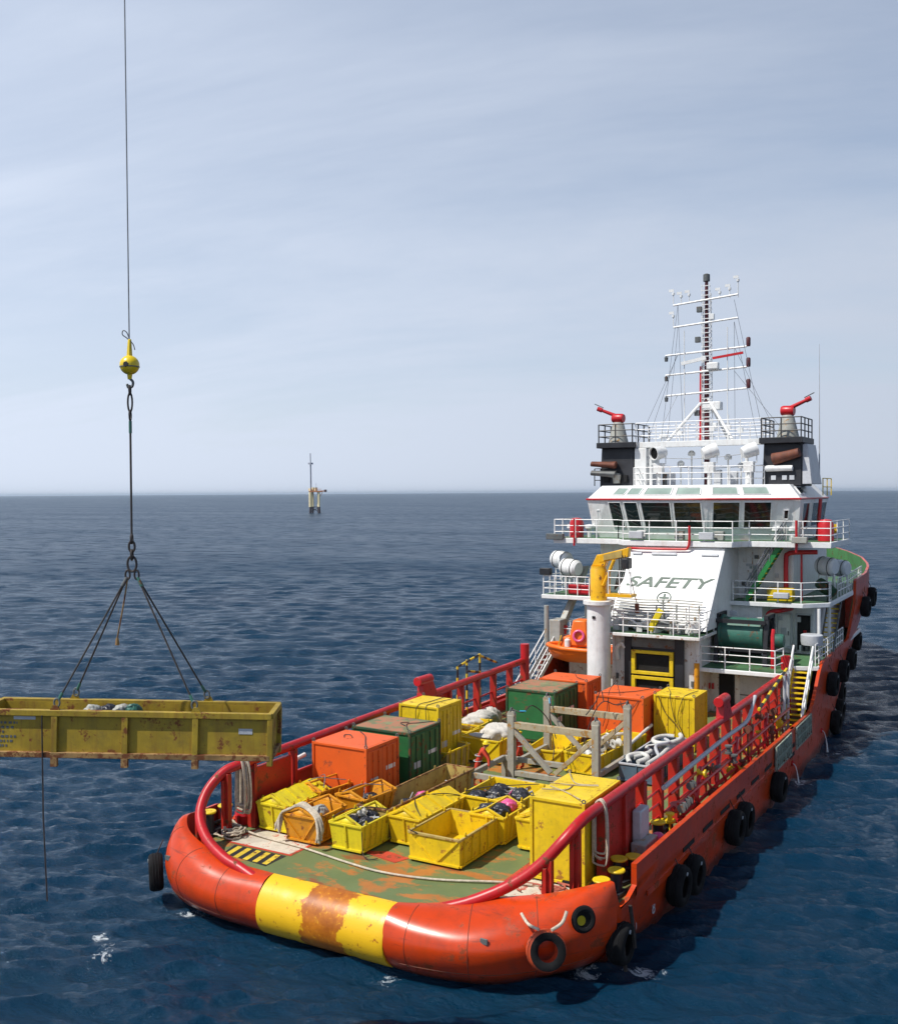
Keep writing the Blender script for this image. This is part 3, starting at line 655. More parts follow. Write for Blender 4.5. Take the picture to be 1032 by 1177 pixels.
# starboard bulwark side gate (grey mesh panel)
g = MB(); k0 = MB()
for xa, xb in ((20.6, 23.6), (24.7, 28.2)):
    y = YC - hb(22, 2.2) - .03; k0.bx(xa, xb, y-.02, y+.02, 1.55, 2.5)
    for i in range(9):
        x = xa + (xb-xa)*i/8; g.bar((x, y-.05, 1.5), (x, y-.05, 2.52), .07, .05)
        if i < 8: g.bar((x, y-.06, 1.55), (x+(xb-xa)/8, y-.06, 2.5), .04, .03); g.bar((x, y-.07, 2.5), (x+(xb-xa)/8, y-.07, 1.55), .04, .03)
    for z in (1.55, 2.0, 2.5): g.bar((xa, y-.05, z), (xb, y-.05, z), .05, .07)
sg_ = k0.build('side_gate', GREYDK, ship); g.build('gate_mesh', paint('pale_green_grey', (.33, .38, .31), .6, .2, rust=.15, sc=3), sg_)
g = MB(); g.bx(23.7, 24.6, YC-7.62, YC-7.50, 1.3, 2.6); g.build('gate_gap', SHADEBLACK, sg_)
# ================================================================== superstructure
ZA, ZB, ZW, ZR = 4.45, 7.45, 10.75, 13.85
def railing(pts, h=1.05, bars=3, step=1.5, mat=RAILW, name='railing', r=.028, top=None):
    g = MB(); P = [V(p) for p in pts]
    for a, b in zip(P, P[1:]):
        L = (b-a).length; n = max(1, round(L/step))
        for k in range(n+1): q = a + (b-a)*k/n; g.bar(q, q + V((0, 0, h)), r*1.8, r*1.8)
        for j in range(bars):
            z = V((0, 0, h*(j+1)/bars)); g.tube([a+z, b+z], r, 6)
    return g.build(name, mat, ship)
def slab(name, poly, z0, z1, mat=WHITE, deck=DKGREEN, parent=None):
    parent = parent or ship
    g = MB(); g.prism(poly, z0, z1); o = g.build(name, mat, parent, bev=.03)
    cx = sum(p[0] for p in poly)/len(poly); cy = sum(p[1] for p in poly)/len(poly)
    g = MB(); ins = [(cx+(x-cx)*.985, cy+(y-cy)*.985) for x, y in poly]; g.add([(x, y, z1+.005) for x, y in ins], [tuple(range(len(ins)))]); g.build('deck_covering', deck, o, smooth=0)
    return o
# ---- lower deckhouse under deck A
g = MB(); g.prism([(29.3, -7.3), (48, -7.3), (48, 5.6), (31.3, 5.6), (31.3, 1.45), (29.3, -3.2)], DZ-.1, ZA-.24); lh = g.build('lower_house', WHITER, ship)
slab('deck_a', [(27.6, -3.2), (27.6, -7.35), (30.2, -7.45), (30.6, -8.55), (47, -8.2), (47, 6.3), (36, 6.75), (30.5, 6.55), (30.4, 1.5), (30.4, -3.2)], ZA-.22, ZA)
slab('forecastle_deck', [(41, -8.55), (50, -8.2), (56, -6.9), (61, -4.9), (66, -1.4), (66, -.5), (61, 3), (56, 5), (50, 6.3), (41, 6.65)], ZB-.3, ZB-.06)
g = MB(); g.bx(29.22, 29.3, -4.6, -3.8, DZ+.15, DZ+2.1); g.build('doorway', SHADEBLACK, lh)
g = MB(); g.bx(29.2, 29.3, -6.9, -4.9, DZ+1.0, DZ+1.05); g.bx(29.2, 29.3, -6.9, -4.9, DZ+.2, DZ+2.0); g.build('store_panel', PALEGREY, lh)
for y in (-3.5, -3.3): MB().bx(29.1, 29.25, y-.05, y+.05, DZ+1.2, DZ+1.5).build('fire_box', REDP, lh)
g = MB(); g.lathe([(0, DZ), (.3, DZ), (.3, DZ+.9), (0, DZ+.9)], (30.7, 5.9, 0), n=14); g.build('drum', REDP, ship)
# ---- aft tower with the black and yellow gate frame
g = MB(); g.bx(27.4, 36, -3.3, 1.42, DZ-.05, 6.05); tower = g.build('tower', WHITER, ship, bev=.04)
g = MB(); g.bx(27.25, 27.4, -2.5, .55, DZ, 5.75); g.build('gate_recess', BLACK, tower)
MB().bx(27.1, 27.3, .25, .62, DZ, 5.85).build('gate_post', BLACK, tower); MB().bx(27.1, 27.3, -2.55, -2.1, DZ, 5.85).build('gate_post', BLACK, tower)
MB().bx(27.16, 27.3, -2.1, .25, 5.35, 5.8).build('gate_lintel', GREYDK, tower)
for z0, z1 in ((3.95, 5.2), (2.6, 3.85)):
    g = MB(); y0, y1 = -2.05, .2
    g.bx(27.0, 27.2, y0, y1, z1-.16, z1); g.bx(27.0, 27.2, y0, y1, z0, z0+.16); g.bx(27.003, 27.197, y0, y0+.2, z0+.16, z1-.16); g.bx(27.003, 27.197, y1-.2, y1, z0+.16, z1-.16)
    gf = g.build('gate_frame', YELLOW, tower, bev=.01); MB().bx(27.2, 27.22, y0+.2, y1-.2, z0+.16, z1-.16).build('gate_opening', SHADEBLACK, gf)
g = MB(); g.tube([(27.3, -3.2, DZ), (27.3, -3.2, 4.7)], .14, 10); g.build('orange_pipe', ORANGEY, ship)
for y, z in ((-2.95, 3.6), (-2.95, 3.2), (1.1, 3.7)): MB().bx(27.32, 27.41, y-.06, y+.06, z-.14, z+.14).build('junction_box', GREYDK, tower)
g = MB(); g.tube(arc([(27.35, 1.05, 4.6), (27.2, 1.05, 5.2), (27.2, .8, 5.45), (27.2, .6, 5.25)], 4), .12, 8); g.build('vent_gooseneck', WHITE, tower)
# SAFETY panel: sloping plate from the landing up to the bridge deck
g = MB(); g.hexa([(27.5, -3.62, 6.3), (36, -3.62, 6.3), (36, 1.75, 6.3), (27.5, 1.75, 6.3)], [(31.35, -3.58, 10.4), (36, -3.58, 10.4), (36, 1.7, 10.4), (31.35, 1.7, 10.4)])
safe = g.build('sloping_casing', WHITE, ship, bev=.03)
dn = V((27.5-31.35, 0, 6.3-10.4)).normalized(); up = -dn; nrm = V((-up.z, 0, up.x))
def onp(t, y, off=.02): p = V((27.5, y, 6.3)) + up*t; return p + nrm*off
lettering('safety_lettering', 'SAFETY', 1.0, LETTER, safe, onp(3.05, -.85), (0, -1, 0), up, shear=.28, bold=.014, sx=1.38)
g = MB(); ring(g, onp(2.05, -.95), nrm, .37, .03, 24, 6); c = onp(2.05, -.95)
g.bar(c - V((0, .26, 0)), c + V((0, .26, 0)), .1, .02, nrm); g.bar(c - up*.26, c - up*.05, .1, .02, nrm); g.bar(c + up*.05, c + up*.26, .1, .02, nrm); g.build('cross_emblem', LETTER, safe)
for y0, y1 in ((1.0, 1.5), (-1.0, .4), (-3.3, -2.4)):
    g = MB(); a, b = onp(5.05, y0, .06), onp(5.05, y1, .06); g.bar(a, b, .14, .1, nrm); g.build('panel_lamp', PALEGREY, safe)
slab('landing', [(26.3, -3.65), (29.4, -3.65), (29.4, 1.8), (26.3, 1.8)], 5.98, 6.16, WHITER)
railing([(29, 1.75, 6.16), (26.4, 1.75, 6.16), (26.4, -3.6, 6.16), (29, -3.6, 6.16)], 1.15, 3, 1.3)
# machinery and pipe clutter on the landing
rnd = random.Random(11)
for k in range(26):
    y = rnd.uniform(-3.3, 1.5); x = rnd.uniform(26.7, 27.5); m = rnd.choice((WHITER, WHITER, GREY, GREYDK, GREY)); g = MB()
    if rnd.random() < .5: g.tube([(x, y, 6.17), (x, y, 6.3+rnd.random()*1.5)], rnd.uniform(.03, .07), 7); 
    else: g.box((x, y, 6.42+rnd.random()*.15), (rnd.uniform(.2, .5), rnd.uniform(.2, .5), rnd.uniform(.3, .7)), Matrix.Rotation(rnd.random()*3, 3, 'Z'))
    g.build('deck_fitting', m, ship)
g = MB()
for k in range(9): g.tube(arc([(27.5+.12*k, 1.5, 6.7+.13*k), (27.42+.12*k, 0, 6.66+.13*k), (27.4+.12*k, -1.5, 6.72+.13*k), (27.45+.12*k, -3.2, 6.68+.13*k)], 4), .035, 5)
g.build('cable_runs', GREY, safe)
MB().box((26.75, -1.2, 6.85), (.1, .34, 1.3), Matrix.Rotation(.5, 3, 'X')).build('stretcher_board', YELLOWG, ship, bev=.04)
g = MB(); g.box((27.1, -1.9, 6.5), (.7, 1.5, .5), Matrix.Rotation(.3, 3, 'X')); g.build('covered_machine', GREYDK, ship, bev=.1)
g = MB(); g.tube([(26.9, 1.1, 7.3), (26.8, -.2, 6.6), (26.8, -1.0, 6.3)], .06); g.build('ramp_pole', WHITE, ship)
# ---- deck A to B house
g = MB(); g.prism([(33.0, -5.15), (34.6, -5.2), (34.6, -7.6), (46, -7.4), (46, 5.5), (33.4, 5.5), (33.4, 1.4), (33.0, -3.3)], ZA, ZB-.24); mh = g.build('middle_house', WHITE, ship)
MB().bx(32.7, 32.98, -5.2, -3.45, 6.35, ZB-.25).build('winch_recess_head', WHITE, ship)
g = MB(); g.bx(32.9, 33.0, -5.1, -3.4, ZA, 6.35); g.build('winch_recess', SHADEBLACK, mh)
for y0, y1, m, nm in ((-6.35, -5.65, WHITE, 'side_door'), (-7.4, -6.7, SHADEBLACK, 'open_doorway')):
    g = MB(); g.bx(34.52, 34.6, y0, y1, ZA+.2, ZA+2.15); dr = g.build(nm, m, mh, bev=.03)
    g = MB(); yy = (y0, y1)
    for a, b in (((34.5, y0-.06, ZA+.15), (34.5, y0-.06, ZA+2.2)), ((34.5, y1+.06, ZA+.15), (34.5, y1+.06, ZA+2.2)), ((34.5, y0-.06, ZA+2.2), (34.5, y1+.06, ZA+2.2))): g.bar(a, b, .09)
    g.build('door_frame', PALEGREY, dr)
    if nm == 'side_door': MB().box((34.47, y0+.12, ZA+1.1), (.05, .05, .22)).build('handle', GREYDK, dr)
slab('deck_b', [(32.3, -3.6), (32.4, -7.4), (33.6, -8.6), (41, -8.65), (41, 6.7), (36, 7.0), (30.9, 7.2), (30.9, 4.1), (31.2, 1.8), (31.6, -3.6)], ZB-.25, ZB)
g = MB(); g.tube(arc([(33.0, -5.4, 5.6), (33.0, -5.4, 6.5), (33.0, -5.6, 6.85), (33.0, -6.1, 6.95), (34.5, -6.4, 6.95)], 4), .13, 10); g.build('red_pipe', REDP, ship)
MB().lathe([(0, 0), (.52, 0), (.56, .2), (.56, .52), (.5, .55), (0, .55)], (31.7, -8.0, 5.4), n=20).build('grey_tub', PALEGREY, ship, bev=.01)
MB().tube([(31.7, -8.0, ZA), (31.7, -8.0, 5.4)], .1).build('tub_pedestal', WHITE, ship)
for x in (31.0, 34.0): MB().tube([(x+1.6, -8.2, ZA), (x+1.6, -8.2, ZB-.25)], .09).build('stanchion', WHITE, ship)
# winch with wire drum
wn = MB(); wn.lathe([(0, -1.15), (.98, -1.15), (.98, -1.02), (.86, -1.0), (.86, 1.0), (.98, 1.02), (.98, 1.15), (0, 1.15)], (30.3, -4.85, 5.95), (0, 1, 0), 30)
winch = wn.build('winch_drum', TEAL, ship)
g = MB()
for y in (-6.15, -3.62):
    g.bar((29.3, y, ZA), (29.7, y, 7.0), .22, .28); g.bar((31.3, y, ZA), (30.9, y, 7.0), .22, .28); g.bar((29.5, y, 6.95), (31.1, y, 6.95), .22, .2); g.bar((29.2, y, 5.3), (31.4, y, 5.3), .2, .2)
for x, z in ((29.35, 6.7), (29.3, 5.25)): g.bar((x, -6.15, z), (x, -3.62, z), .14, .2)
g.build('winch_frame', BLACK, winch)
g = MB(); g.lathe([(0, -.3), (.3, -.3), (.36, -.2), (.36, .3), (.2, .36), (.2, .6), (0, .6)], (30.0, -6.65, 5.75), (0, 1, 0), 18); g.build('winch_motor', TEAL, winch)
g = MB(); g.tube([(29.0, -6.6, ZA), (29.0, -6.6, 6.1), (29.2, -6.6, 6.4)], .1); g.build('hose_post', REDP, ship)
railing([(27.7, -3.3, ZA), (27.7, -7.0, ZA), (28.9, -7.15, ZA)], 1.1, 3, 1.35)
railing([(30.75, -8.35, ZA), (33, -8.45, ZA), (38.5, -8.45, ZA)], 1.1, 3, .7)
railing([(30.5, 1.6, ZA), (30.5, 3.4, ZA)], 1.1, 3, 1.2)
railing([(30.6, 6.5, ZA), (34, 6.7, ZA), (40, 6.7, ZA)], 1.1, 3, .9)
def stair(name, top, bot, wdir, width, mat, tread, rail=None, n=None):
    top, bot, wv = V(top), V(bot), V(wdir).normalized()*width/2; g = MB()
    for s in (-1, 1): g.bar(top + wv*s, bot + wv*s, .06, .24)
    st = g.build(name, mat, ship); n = n or max(4, round((top.z-bot.z)/.26)); t = MB(); dh = (bot-top); dh.z = 0; dh.normalize()
    for k in range(n):
        p = top + (bot-top)*(k+.5)/n; Mx = Matrix((dh, V(wdir).normalized(), V((0, 0, 1)))).transposed(); t.box(p, (.26, width-.04, .05), Mx)
    t.build('treads', tread, st)
    if rail:
        r = MB()
        for s in (-1, 1):
            a, b = top + wv*s*1.1, bot + wv*s*1.1; u = V((0, 0, .95))
            r.tube([a+u+(a-b).normalized()*.3, a+u, b+u, b+u*.2], rail[1], 7); r.tube([a+u*.5, b+u*.5], rail[1]*.8, 6)
            for k in range(4): q = a + (b-a)*k/3; r.tube([q, q+u], rail[1]*.8, 6)
        r.build('handrail', rail[0], st)
    return st
stair('stairway', (29.3, -8.0, ZA), (27.3, -7.9, DZ), (0, 1, 0), .85, YELLOW, YELLOW, (RAILW, .055), n=11)
MB().bx(27.2, 29.2, -7.42, -7.36, DZ, 3.8).build('stair_screen', GREYDK, ship)
stair('stairway', (37.8, -8.15, ZB-.1), (34.9, -8.15, ZA), (0, 1, 0), .7, GREYDK, YELLOW, None, n=12)
# starboard access ladder with black and yellow pole in front of the stair
POLE = ((21.4, -7.7, 3.9), (27.6, -7.6, 4.75))
for x in (26.3, 27.1): MB().tube([(x, -7.75, DZ), (x, -7.75, 4.6)], .07, 8).build('stanchion', PALEGREY, ship)
# ---- B deck level
g = MB(); g.prism([(34.0, -6.6), (44, -6.6), (44, 4.7), (34.0, 4.7)], ZB, ZW-.3); uh = g.build('upper_house', WHITE, ship, bev=.03)
g = MB(); g.bx(33.97, 34.0, -4.75, -4.2, 8.55, 9.35); wf = g.build('window', PALEGREY, uh, bev=.08); MB().bx(33.94, 33.968, -4.68, -4.27, 8.62, 9.28).build('pane', GLASSG, wf, bev=.01)
g = MB(); g.tube(arc([(33.8, -6.25, ZB), (33.8, -6.25, 9.7), (33.8, -6.35, 10.0), (33.8, -6.7, 10.1), (33.8, -7.9, 10.15)], 4), .13, 10); g.tube([(33.9, -7.05, ZB), (33.9, -7.05, 10.1)], .06, 7); g.build('red_pipe', REDP, ship)
stair('stairway', (33.0, -6.3, ZW), (32.9, -4.35, ZB), (1, 0, 0), .75, paint('ladder_green', (.02, .22, .05), .45), YELLOW, (WIREG, .03), n=12)
MB().bx(33.0, 33.7, -6.75, -5.4, ZB+.02, ZB+.72).build('deck_locker', YELLOW, ship, bev=.04)
MB().bx(32.2, 32.55, -6.7, -5.9, ZB+.25, ZB+.55).build('flood_lamp', PALEGREY, ship, bev=.03)
MB().bx(31.35, 31.6, -4.2, -3.8, 6.75, 7.0).build('flood_lamp', PALEGREY, ship, bev=.03)
railing([(32.45, -3.7, ZB), (32.5, -7.3, ZB), (33.7, -8.45, ZB)], 1.1, 3, 1.4)
railing([(33.7, -8.45, ZB), (34.3, -8.5, ZB)], 1.1, 3, .35); railing([(36.5, -8.5, ZB), (40.5, -8.5, ZB), (47, -8.25, ZB)], 1.1, 3, .9)
railing([(31.0, 4.2, ZB), (31.0, 7.1, ZB), (36, 6.9, ZB), (40, 6.7, ZB)], 1.1, 3, .8)
MB().bx(31.15, 31.5, 4.2, 5.6, ZB+.05, ZB+.62).build('fire_locker', REDP, ship, bev=.03)
MB().bx(30.85, 31.2, 6.6, 7.3, ZB+1.15, ZB+1.55).build('flood_lamp', BLACK, ship, bev=.04)
# ---- bridge deck with wings
slab('bridge_deck', [(31.1, -4.0), (32.3, -4.6), (32.4, -8.85), (37.5, -9.0), (38.5, -7.6), (45, -6.9), (45, 5.0), (38.5, 5.7), (36, 7.1), (32.2, 7.0), (32.2, 2.9), (31.1, 2.2)], ZW-.32, ZW, WHITE)
railing([(32.3, 2.9, ZW), (32.3, 6.95, ZW), (36, 7.0, ZW)], 1.1, 3, 1.3)
railing([(32.3, 2.9, ZW), (31.2, 2.2, ZW), (31.2, -4.0, ZW), (32.4, -4.6, ZW), (32.5, -8.8, ZW), (37.5, -8.95, ZW)], 1.1, 3, 1.45)
MB().tube(arc([(32.15, 1.9, 10.25), (31.0, 1.7, 10.3), (31.0, -1.2, 10.3), (31.0, -1.6, 10.4), (31.0, -1.7, 10.8), (31.0, -1.7, 11.6)], 4), .07, 8).build('red_pipe', REDP, ship)
MB().tube([(32.1, 5.6, 10.3), (32.1, 5.6, 11.9)], .06, 7).build('red_pipe', REDP, ship); MB().tube([(32.3, -7.1, 10.2), (32.3, -7.1, 11.9)], .07, 7).build('red_pipe', REDP, ship)
for x, y in ((33.2, 5.9), (34.0, -8.3)):
    g = MB(); g.lathe([(0, ZW), (.42, ZW), (.42, ZW+.9), (.3, ZW+1.15), (0, ZW+1.2)], (x, y, 0), n=16); g.build('beacon_buoy', REDP, ship)
MB().bx(34.6, 34.9, -8.75, -8.4, ZW+.4, ZW+.9).build('life_ring_box', YELLOW, ship)
MB().bx(32.0, 32.3, 6.3, 7.4, ZW-.1, ZW+.25).build('flood_lamp', GREYDK, ship, bev=.03); MB().bx(31.95, 32.25, -7.7, -6.9, ZW-.05, ZW+.28).build('flood_lamp', GREY, ship, bev=.03)
for y in (1.4, -2.6): MB().bx(31.0, 31.25, y-.4, y+.4, ZW+.1, ZW+.5).build('flood_lamp', PALEGREY, ship, bev=.03)
# ---- wheelhouse
def wplan(e): return [(33.6-e*.6, 5.05+e*.3), (33.5-e*.8, 3.75+e*.3), (32.6-e*.8, 1.45+e*.3), (32.55-e*.8, -.35), (32.55-e*.8, -2.1), (32.6-e*.8, -2.25-e*.3), (33.45-e*.8, -5.75-e*.3), (33.6-e*.6, -6.95-e*.3), (41.0, -6.95-e*.4), (43, -5.5), (43.4, -.95), (43, 3.6), (41.0, 5.05+e*.4)]
def ringband(mb, A, za, B, zb, mi=0):
    n = len(A); mb.add([(x, y, za) for x, y in A] + [(x, y, zb) for x, y in B], [(i, (i+1) % n, n+(i+1) % n, n+i) for i in range(n)], mi)
P0, P1, P2 = wplan(-.3), wplan(.62), [(x + (38.0-x)*.12, YC + (y-YC)*.89) for x, y in wplan(.5)]
g = MB(); ringband(g, P0, ZW, P1, 13.05); ringband(g, P1, 13.05, P2, ZR)
n = len(P2); g.add([(x, y, ZR) for x, y in P2], [tuple(range(n))]); g.add([(x, y, ZW) for x, y in P0], [tuple(range(n))[::-1]])
wh = g.build('wheelhouse', WHITE, ship, smooth=0)
g = MB(); pts = [V((x-.05 if x < 36 else x, y, 13.05)) for x, y in P1]; g.tube([pts[-1]] + pts[:9], .055, 7); g.build('gutter_pipe', REDP, wh)
def facet(mb, A, za, B, zb, i, u0, u1, v0, v1, off, mi=0):
    j = (i+1) % len(A); a0, a1 = V((*A[i], za)), V((*A[j], za)); b0, b1 = V((*B[i], zb)), V((*B[j], zb))
    q = lambda u, v: (a0 + (a1-a0)*u)*(1-v) + (b0 + (b1-b0)*u)*v
    nn = (a1-a0).cross(b0-a0).normalized()
    if nn.dot(q(.5, .5) - V((37.5, YC, q(.5, .5).z))) < 0: nn = -nn
    pts = [q(u0, v0), q(u1, v0), q(u1, v1), q(u0, v1)]
    mb.add([p + nn*off for p in pts], [(0, 1, 2, 3)], mi); return [p + nn*off for p in pts]
def win(i, u0, u1, v0, v1, band=0, mat=None):
    A, za, B, zb = (P0, ZW, P1, 13.05) if band == 0 else (P1, 13.05, P2, ZR)
    g = MB(); pts = facet(g, A, za, B, zb, i, u0, u1, v0, v1, .02); fr = MB()
    for a, b in zip(pts, pts[1:] + pts[:1]): fr.bar(a, b, .06, .06)
    o = fr.build('window', WHITE, wh); g.build('pane', mat or GLASS, o, smooth=0)
win(1, .06, .44, .30, .93); win(1, .54, .95, .30, .93); win(2, .05, .95, .30, .93); win(3, .05, .95, .30, .93); win(5, .07, .47, .30, .93); win(5, .53, .93, .30, .93)
for i, u0, u1 in ((1, .1, .46), (1, .54, .94), (2, .08, .92), (3, .08, .92), (5, .06, .46), (5, .54, .94)): win(i, u0, u1, .3, .8, 1, GLASSG)
for i, u0, u1 in ((7, .08, .32), (7, .42, .66), (7, .76, .95), (12, .1, .4), (12, .55, .85)): win(i, u0, u1, .3, .9)
win(0, .40, .56, .50, .72); win(6, .34, .54, .52, .74)
win(7, .1, .3, .3, .8, 1)
g = MB(); g.tube([(37.2, -7.45, 13.0), (37.0, -7.3, ZW)], .1, 8); g.build('red_pipe', REDP, wh)
# bridge interior hint: orange life jackets behind the glass are seen as dull reflections only
# ---- roof: funnels, monitors, platform, mast
for sg, ya, yb in ((1, 2.85, 5.0), (-1, -4.75, -6.9)):
    y0, y1 = sorted((ya, yb)); inn, out = (ya, yb)
    g = MB(); g.hexa([(34.7, y0, ZR-.1), (37.6, y0, ZR-.1), (37.6, y1, ZR-.1), (34.7, y1, ZR-.1)], [(34.9, y0+.05, 16.15), (37.4, y0+.05, 16.15), (37.4, y1-.05, 16.15), (34.9, y1-.05, 16.15)])
    fu = g.build('funnel', BLACK, ship, bev=.04)
    if sg > 0: g = MB(); g.bx(34.85, 37.3, 2.1, 2.83, ZR, 16.1); g.build('funnel_side', WHITE, fu, bev=.03)
    else: g = MB(); g.hexa([(34.75, -7.45, ZR), (37.6, -7.45, ZR), (37.6, -6.92, ZR), (34.75, -6.92, ZR)], [(35, -7.15, 16.1), (37.4, -7.15, 16.1), (37.4, -6.88, 16.1), (35, -6.88, 16.1)]); g.build('funnel_side', PALEGREY, fu, bev=.03)
    g = MB(); g.bx(34.45, 37.7, y0-.1, y1+.12, 16.15, 16.48); g.build('monitor_platform', BLACK, fu, bev=.02)
    yc = (y0+y1)/2 + .05*sg
    if sg > 0:
        for dz, m, L in ((15.1, BROWN, .95), (14.55, GREYDK, 1.2)):
            g = MB(); g.lathe([(0, 0), (.42, 0), (.34, .5), (.28, 1.5), (0, 1.5)], (34.8, yc, dz), (-.15, 1, .12), 16); g.v = [(p[0]-.35, p[1]-.1, dz+(p[2]-dz)*.55) for p in g.v]; g.build('exhaust_pipe', m, fu)
        MB().lathe([(0, 14.0), (.2, 14.0), (.28, 14.5), (.2, 14.6), (0, 14.6)], (34.6, yc-.1, 0), n=14).build('funnel_vent', GREY, fu)
        for y in (yc+.55, yc-.6): MB().bx(34.58, 34.75, y-.16, y+.16, 14.05, 14.5).build('louvre', SHADEBLACK, fu)
    else:
        g = MB(); g.lathe([(0, 0), (.36, 0), (.3, .5), (.24, 1.5), (0, 1.5)], (34.75, yc+.5, 15.25), (-.15, -1, .25), 16); g.build('exhaust_pipe', BROWN, fu)
        g = MB(); g.lathe([(0, -.8), (.16, -.75), (.18, .7), (0, .8)], (34.65, yc+.2, 14.75), (0, 1, 0), 12); g.build('exhaust_pipe', WHITE, fu)
        for y in (yc+.5, yc-.1, yc-.5): MB().bx(34.68, 34.82, y-.13, y+.13, 14.1, 14.35).build('louvre', PALEGREY, fu)
    railing([(37.6, inn, 16.48), (34.55, inn, 16.48), (34.55, out, 16.48), (37.6, out, 16.48)], 1.1, 3, 1.0, BLACK, 'platform_railing', .035)
    g = MB(); mx_, my_ = 35.5, yc + .12*sg; g.lathe([(0, 16.48), (.62, 16.48), (.36, 17.6), (.3, 17.75), (0, 17.75)], (mx_, my_, 0), n=18); fm = g.build('fire_monitor', GREY, ship, smooth=50)
    g = MB(); g.lathe([(0, -.36), (.25, -.36), (.29, -.26), (.29, .26), (.25, .36), (0, .36)], (mx_, my_, 18.0), (.1, 1, .05), 16); g.build('monitor_head', REDP, fm)
    d = V((-.15, sg*1.0, .42)).normalized(); g = MB(); c = V((mx_, my_, 18.1)); g.tube([c + d*.2, c + d*1.0, c + d*1.35], [.12, .10, .09], 10); g.lathe([(0, 0), (.14, 0), (.14, .3), (0, .3)], c + d*1.1, d, 12); g.build('monitor_barrel', REDP, fm)
    g = MB(); g.tube([c + d*1.0 + V((0, 0, .2)), c + d*1.6 + V((0, 0, .22))], .03, 6); g.build('monitor_sight', GREYDK, fm)
g = MB(); g.bx(34.9, 35.3, -4.75, 2.85, 16.12, 16.46); g.bx(35.3, 37.4, -4.75, 2.85, 16.3, 16.36); g.build('roof_platform', WHITE, ship, bev=.02)
railing([(35.0, 2.8, 16.46), (35.0, -4.7, 16.46)], 1.15, 3, 1.25); railing([(37.3, 2.8, 16.4), (37.3, -4.7, 16.4)], 1.15, 3, 1.25)
for y in (1.9, -3.8): MB().tube([(35.1, y, ZR), (35.1, y, 16.15)], .09).build('platform_leg', WHITE, ship)
railing([(35.5, 2.7, ZR), (33.55, 2.4, ZR), (33.35, -.95, ZR), (33.55, -4.4, ZR), (34.6, -4.9, ZR)], 1.05, 3, 1.05)
railing([(34.6, 5.3, ZR), (34.6, 4.9, ZR), (36, 5.4, ZR)], 1.05, 3, .4, BLACK)
# search lights, radars, domes on the roof
for y, x, dark in ((1.0, 33.9, 1), (-2.0, 33.9, 0), (-4.15, 34.2, 0)):
    g = MB(); g.tube([(x, y, ZR), (x, y, 14.9)], .14, 8); g.bx(x-.22, x+.22, y-.28, y+.28, 14.55, 15.15); sl_ = g.build('searchlight', WHITE, ship, bev=.02)
    ax = V((-.8, .45, -.1) if dark else (.5, -.8, .3)).normalized(); g = MB(); c = V((x, y, 15.75)); g.lathe([(0, -.45), (.3, -.42), (.38, -.1), (.4, .42), (.36, .42), (.34, .3), (0, .3)], c, ax, 18); lamp = g.build('lamp_housing', WHITE, sl_)
    MB().lathe([(0, 0), (.35, 0)], c + ax*.31, ax, 18).build('lens', SHADEBLACK if dark else GLASSG, lamp)
    g = MB(); g.tube([(x, y-.42, 15.75), (x, y-.42, 15.1), (x, y+.42, 15.1), (x, y+.42, 15.75)], .04, 6); g.build('yoke', WHITE, sl_)
for x, y, h_ in ((35.6, -2.6, 15.3), (36.2, .4, 15.0), (35.8, -3.3, 14.8), (36.0, 1.6, 14.7), (36.4, -.2, 15.6)):
    g = MB(); g.tube([(x, y, ZR), (x, y, h_)], .05, 7); g.lathe([(0, 0), (.2, .03), (.22, .2), (.12, .32), (0, .36)], (x, y, h_), n=12); g.build('antenna_dome', WHITE, ship)
for x, y, h_ in ((36.0, -1.9, .9), (35.4, -3.0, .8), (36.5, 1.4, .8), (35.0, .6, .7), (36.6, -3.6, 1.0)): MB().bx(x-.2, x+.2, y-.2, y+.2, ZR, ZR+h_).build('roof_box', random.Random(int(y*9)).choice((WHITE, GREYDK, PALEGREY)), ship, bev=.02)
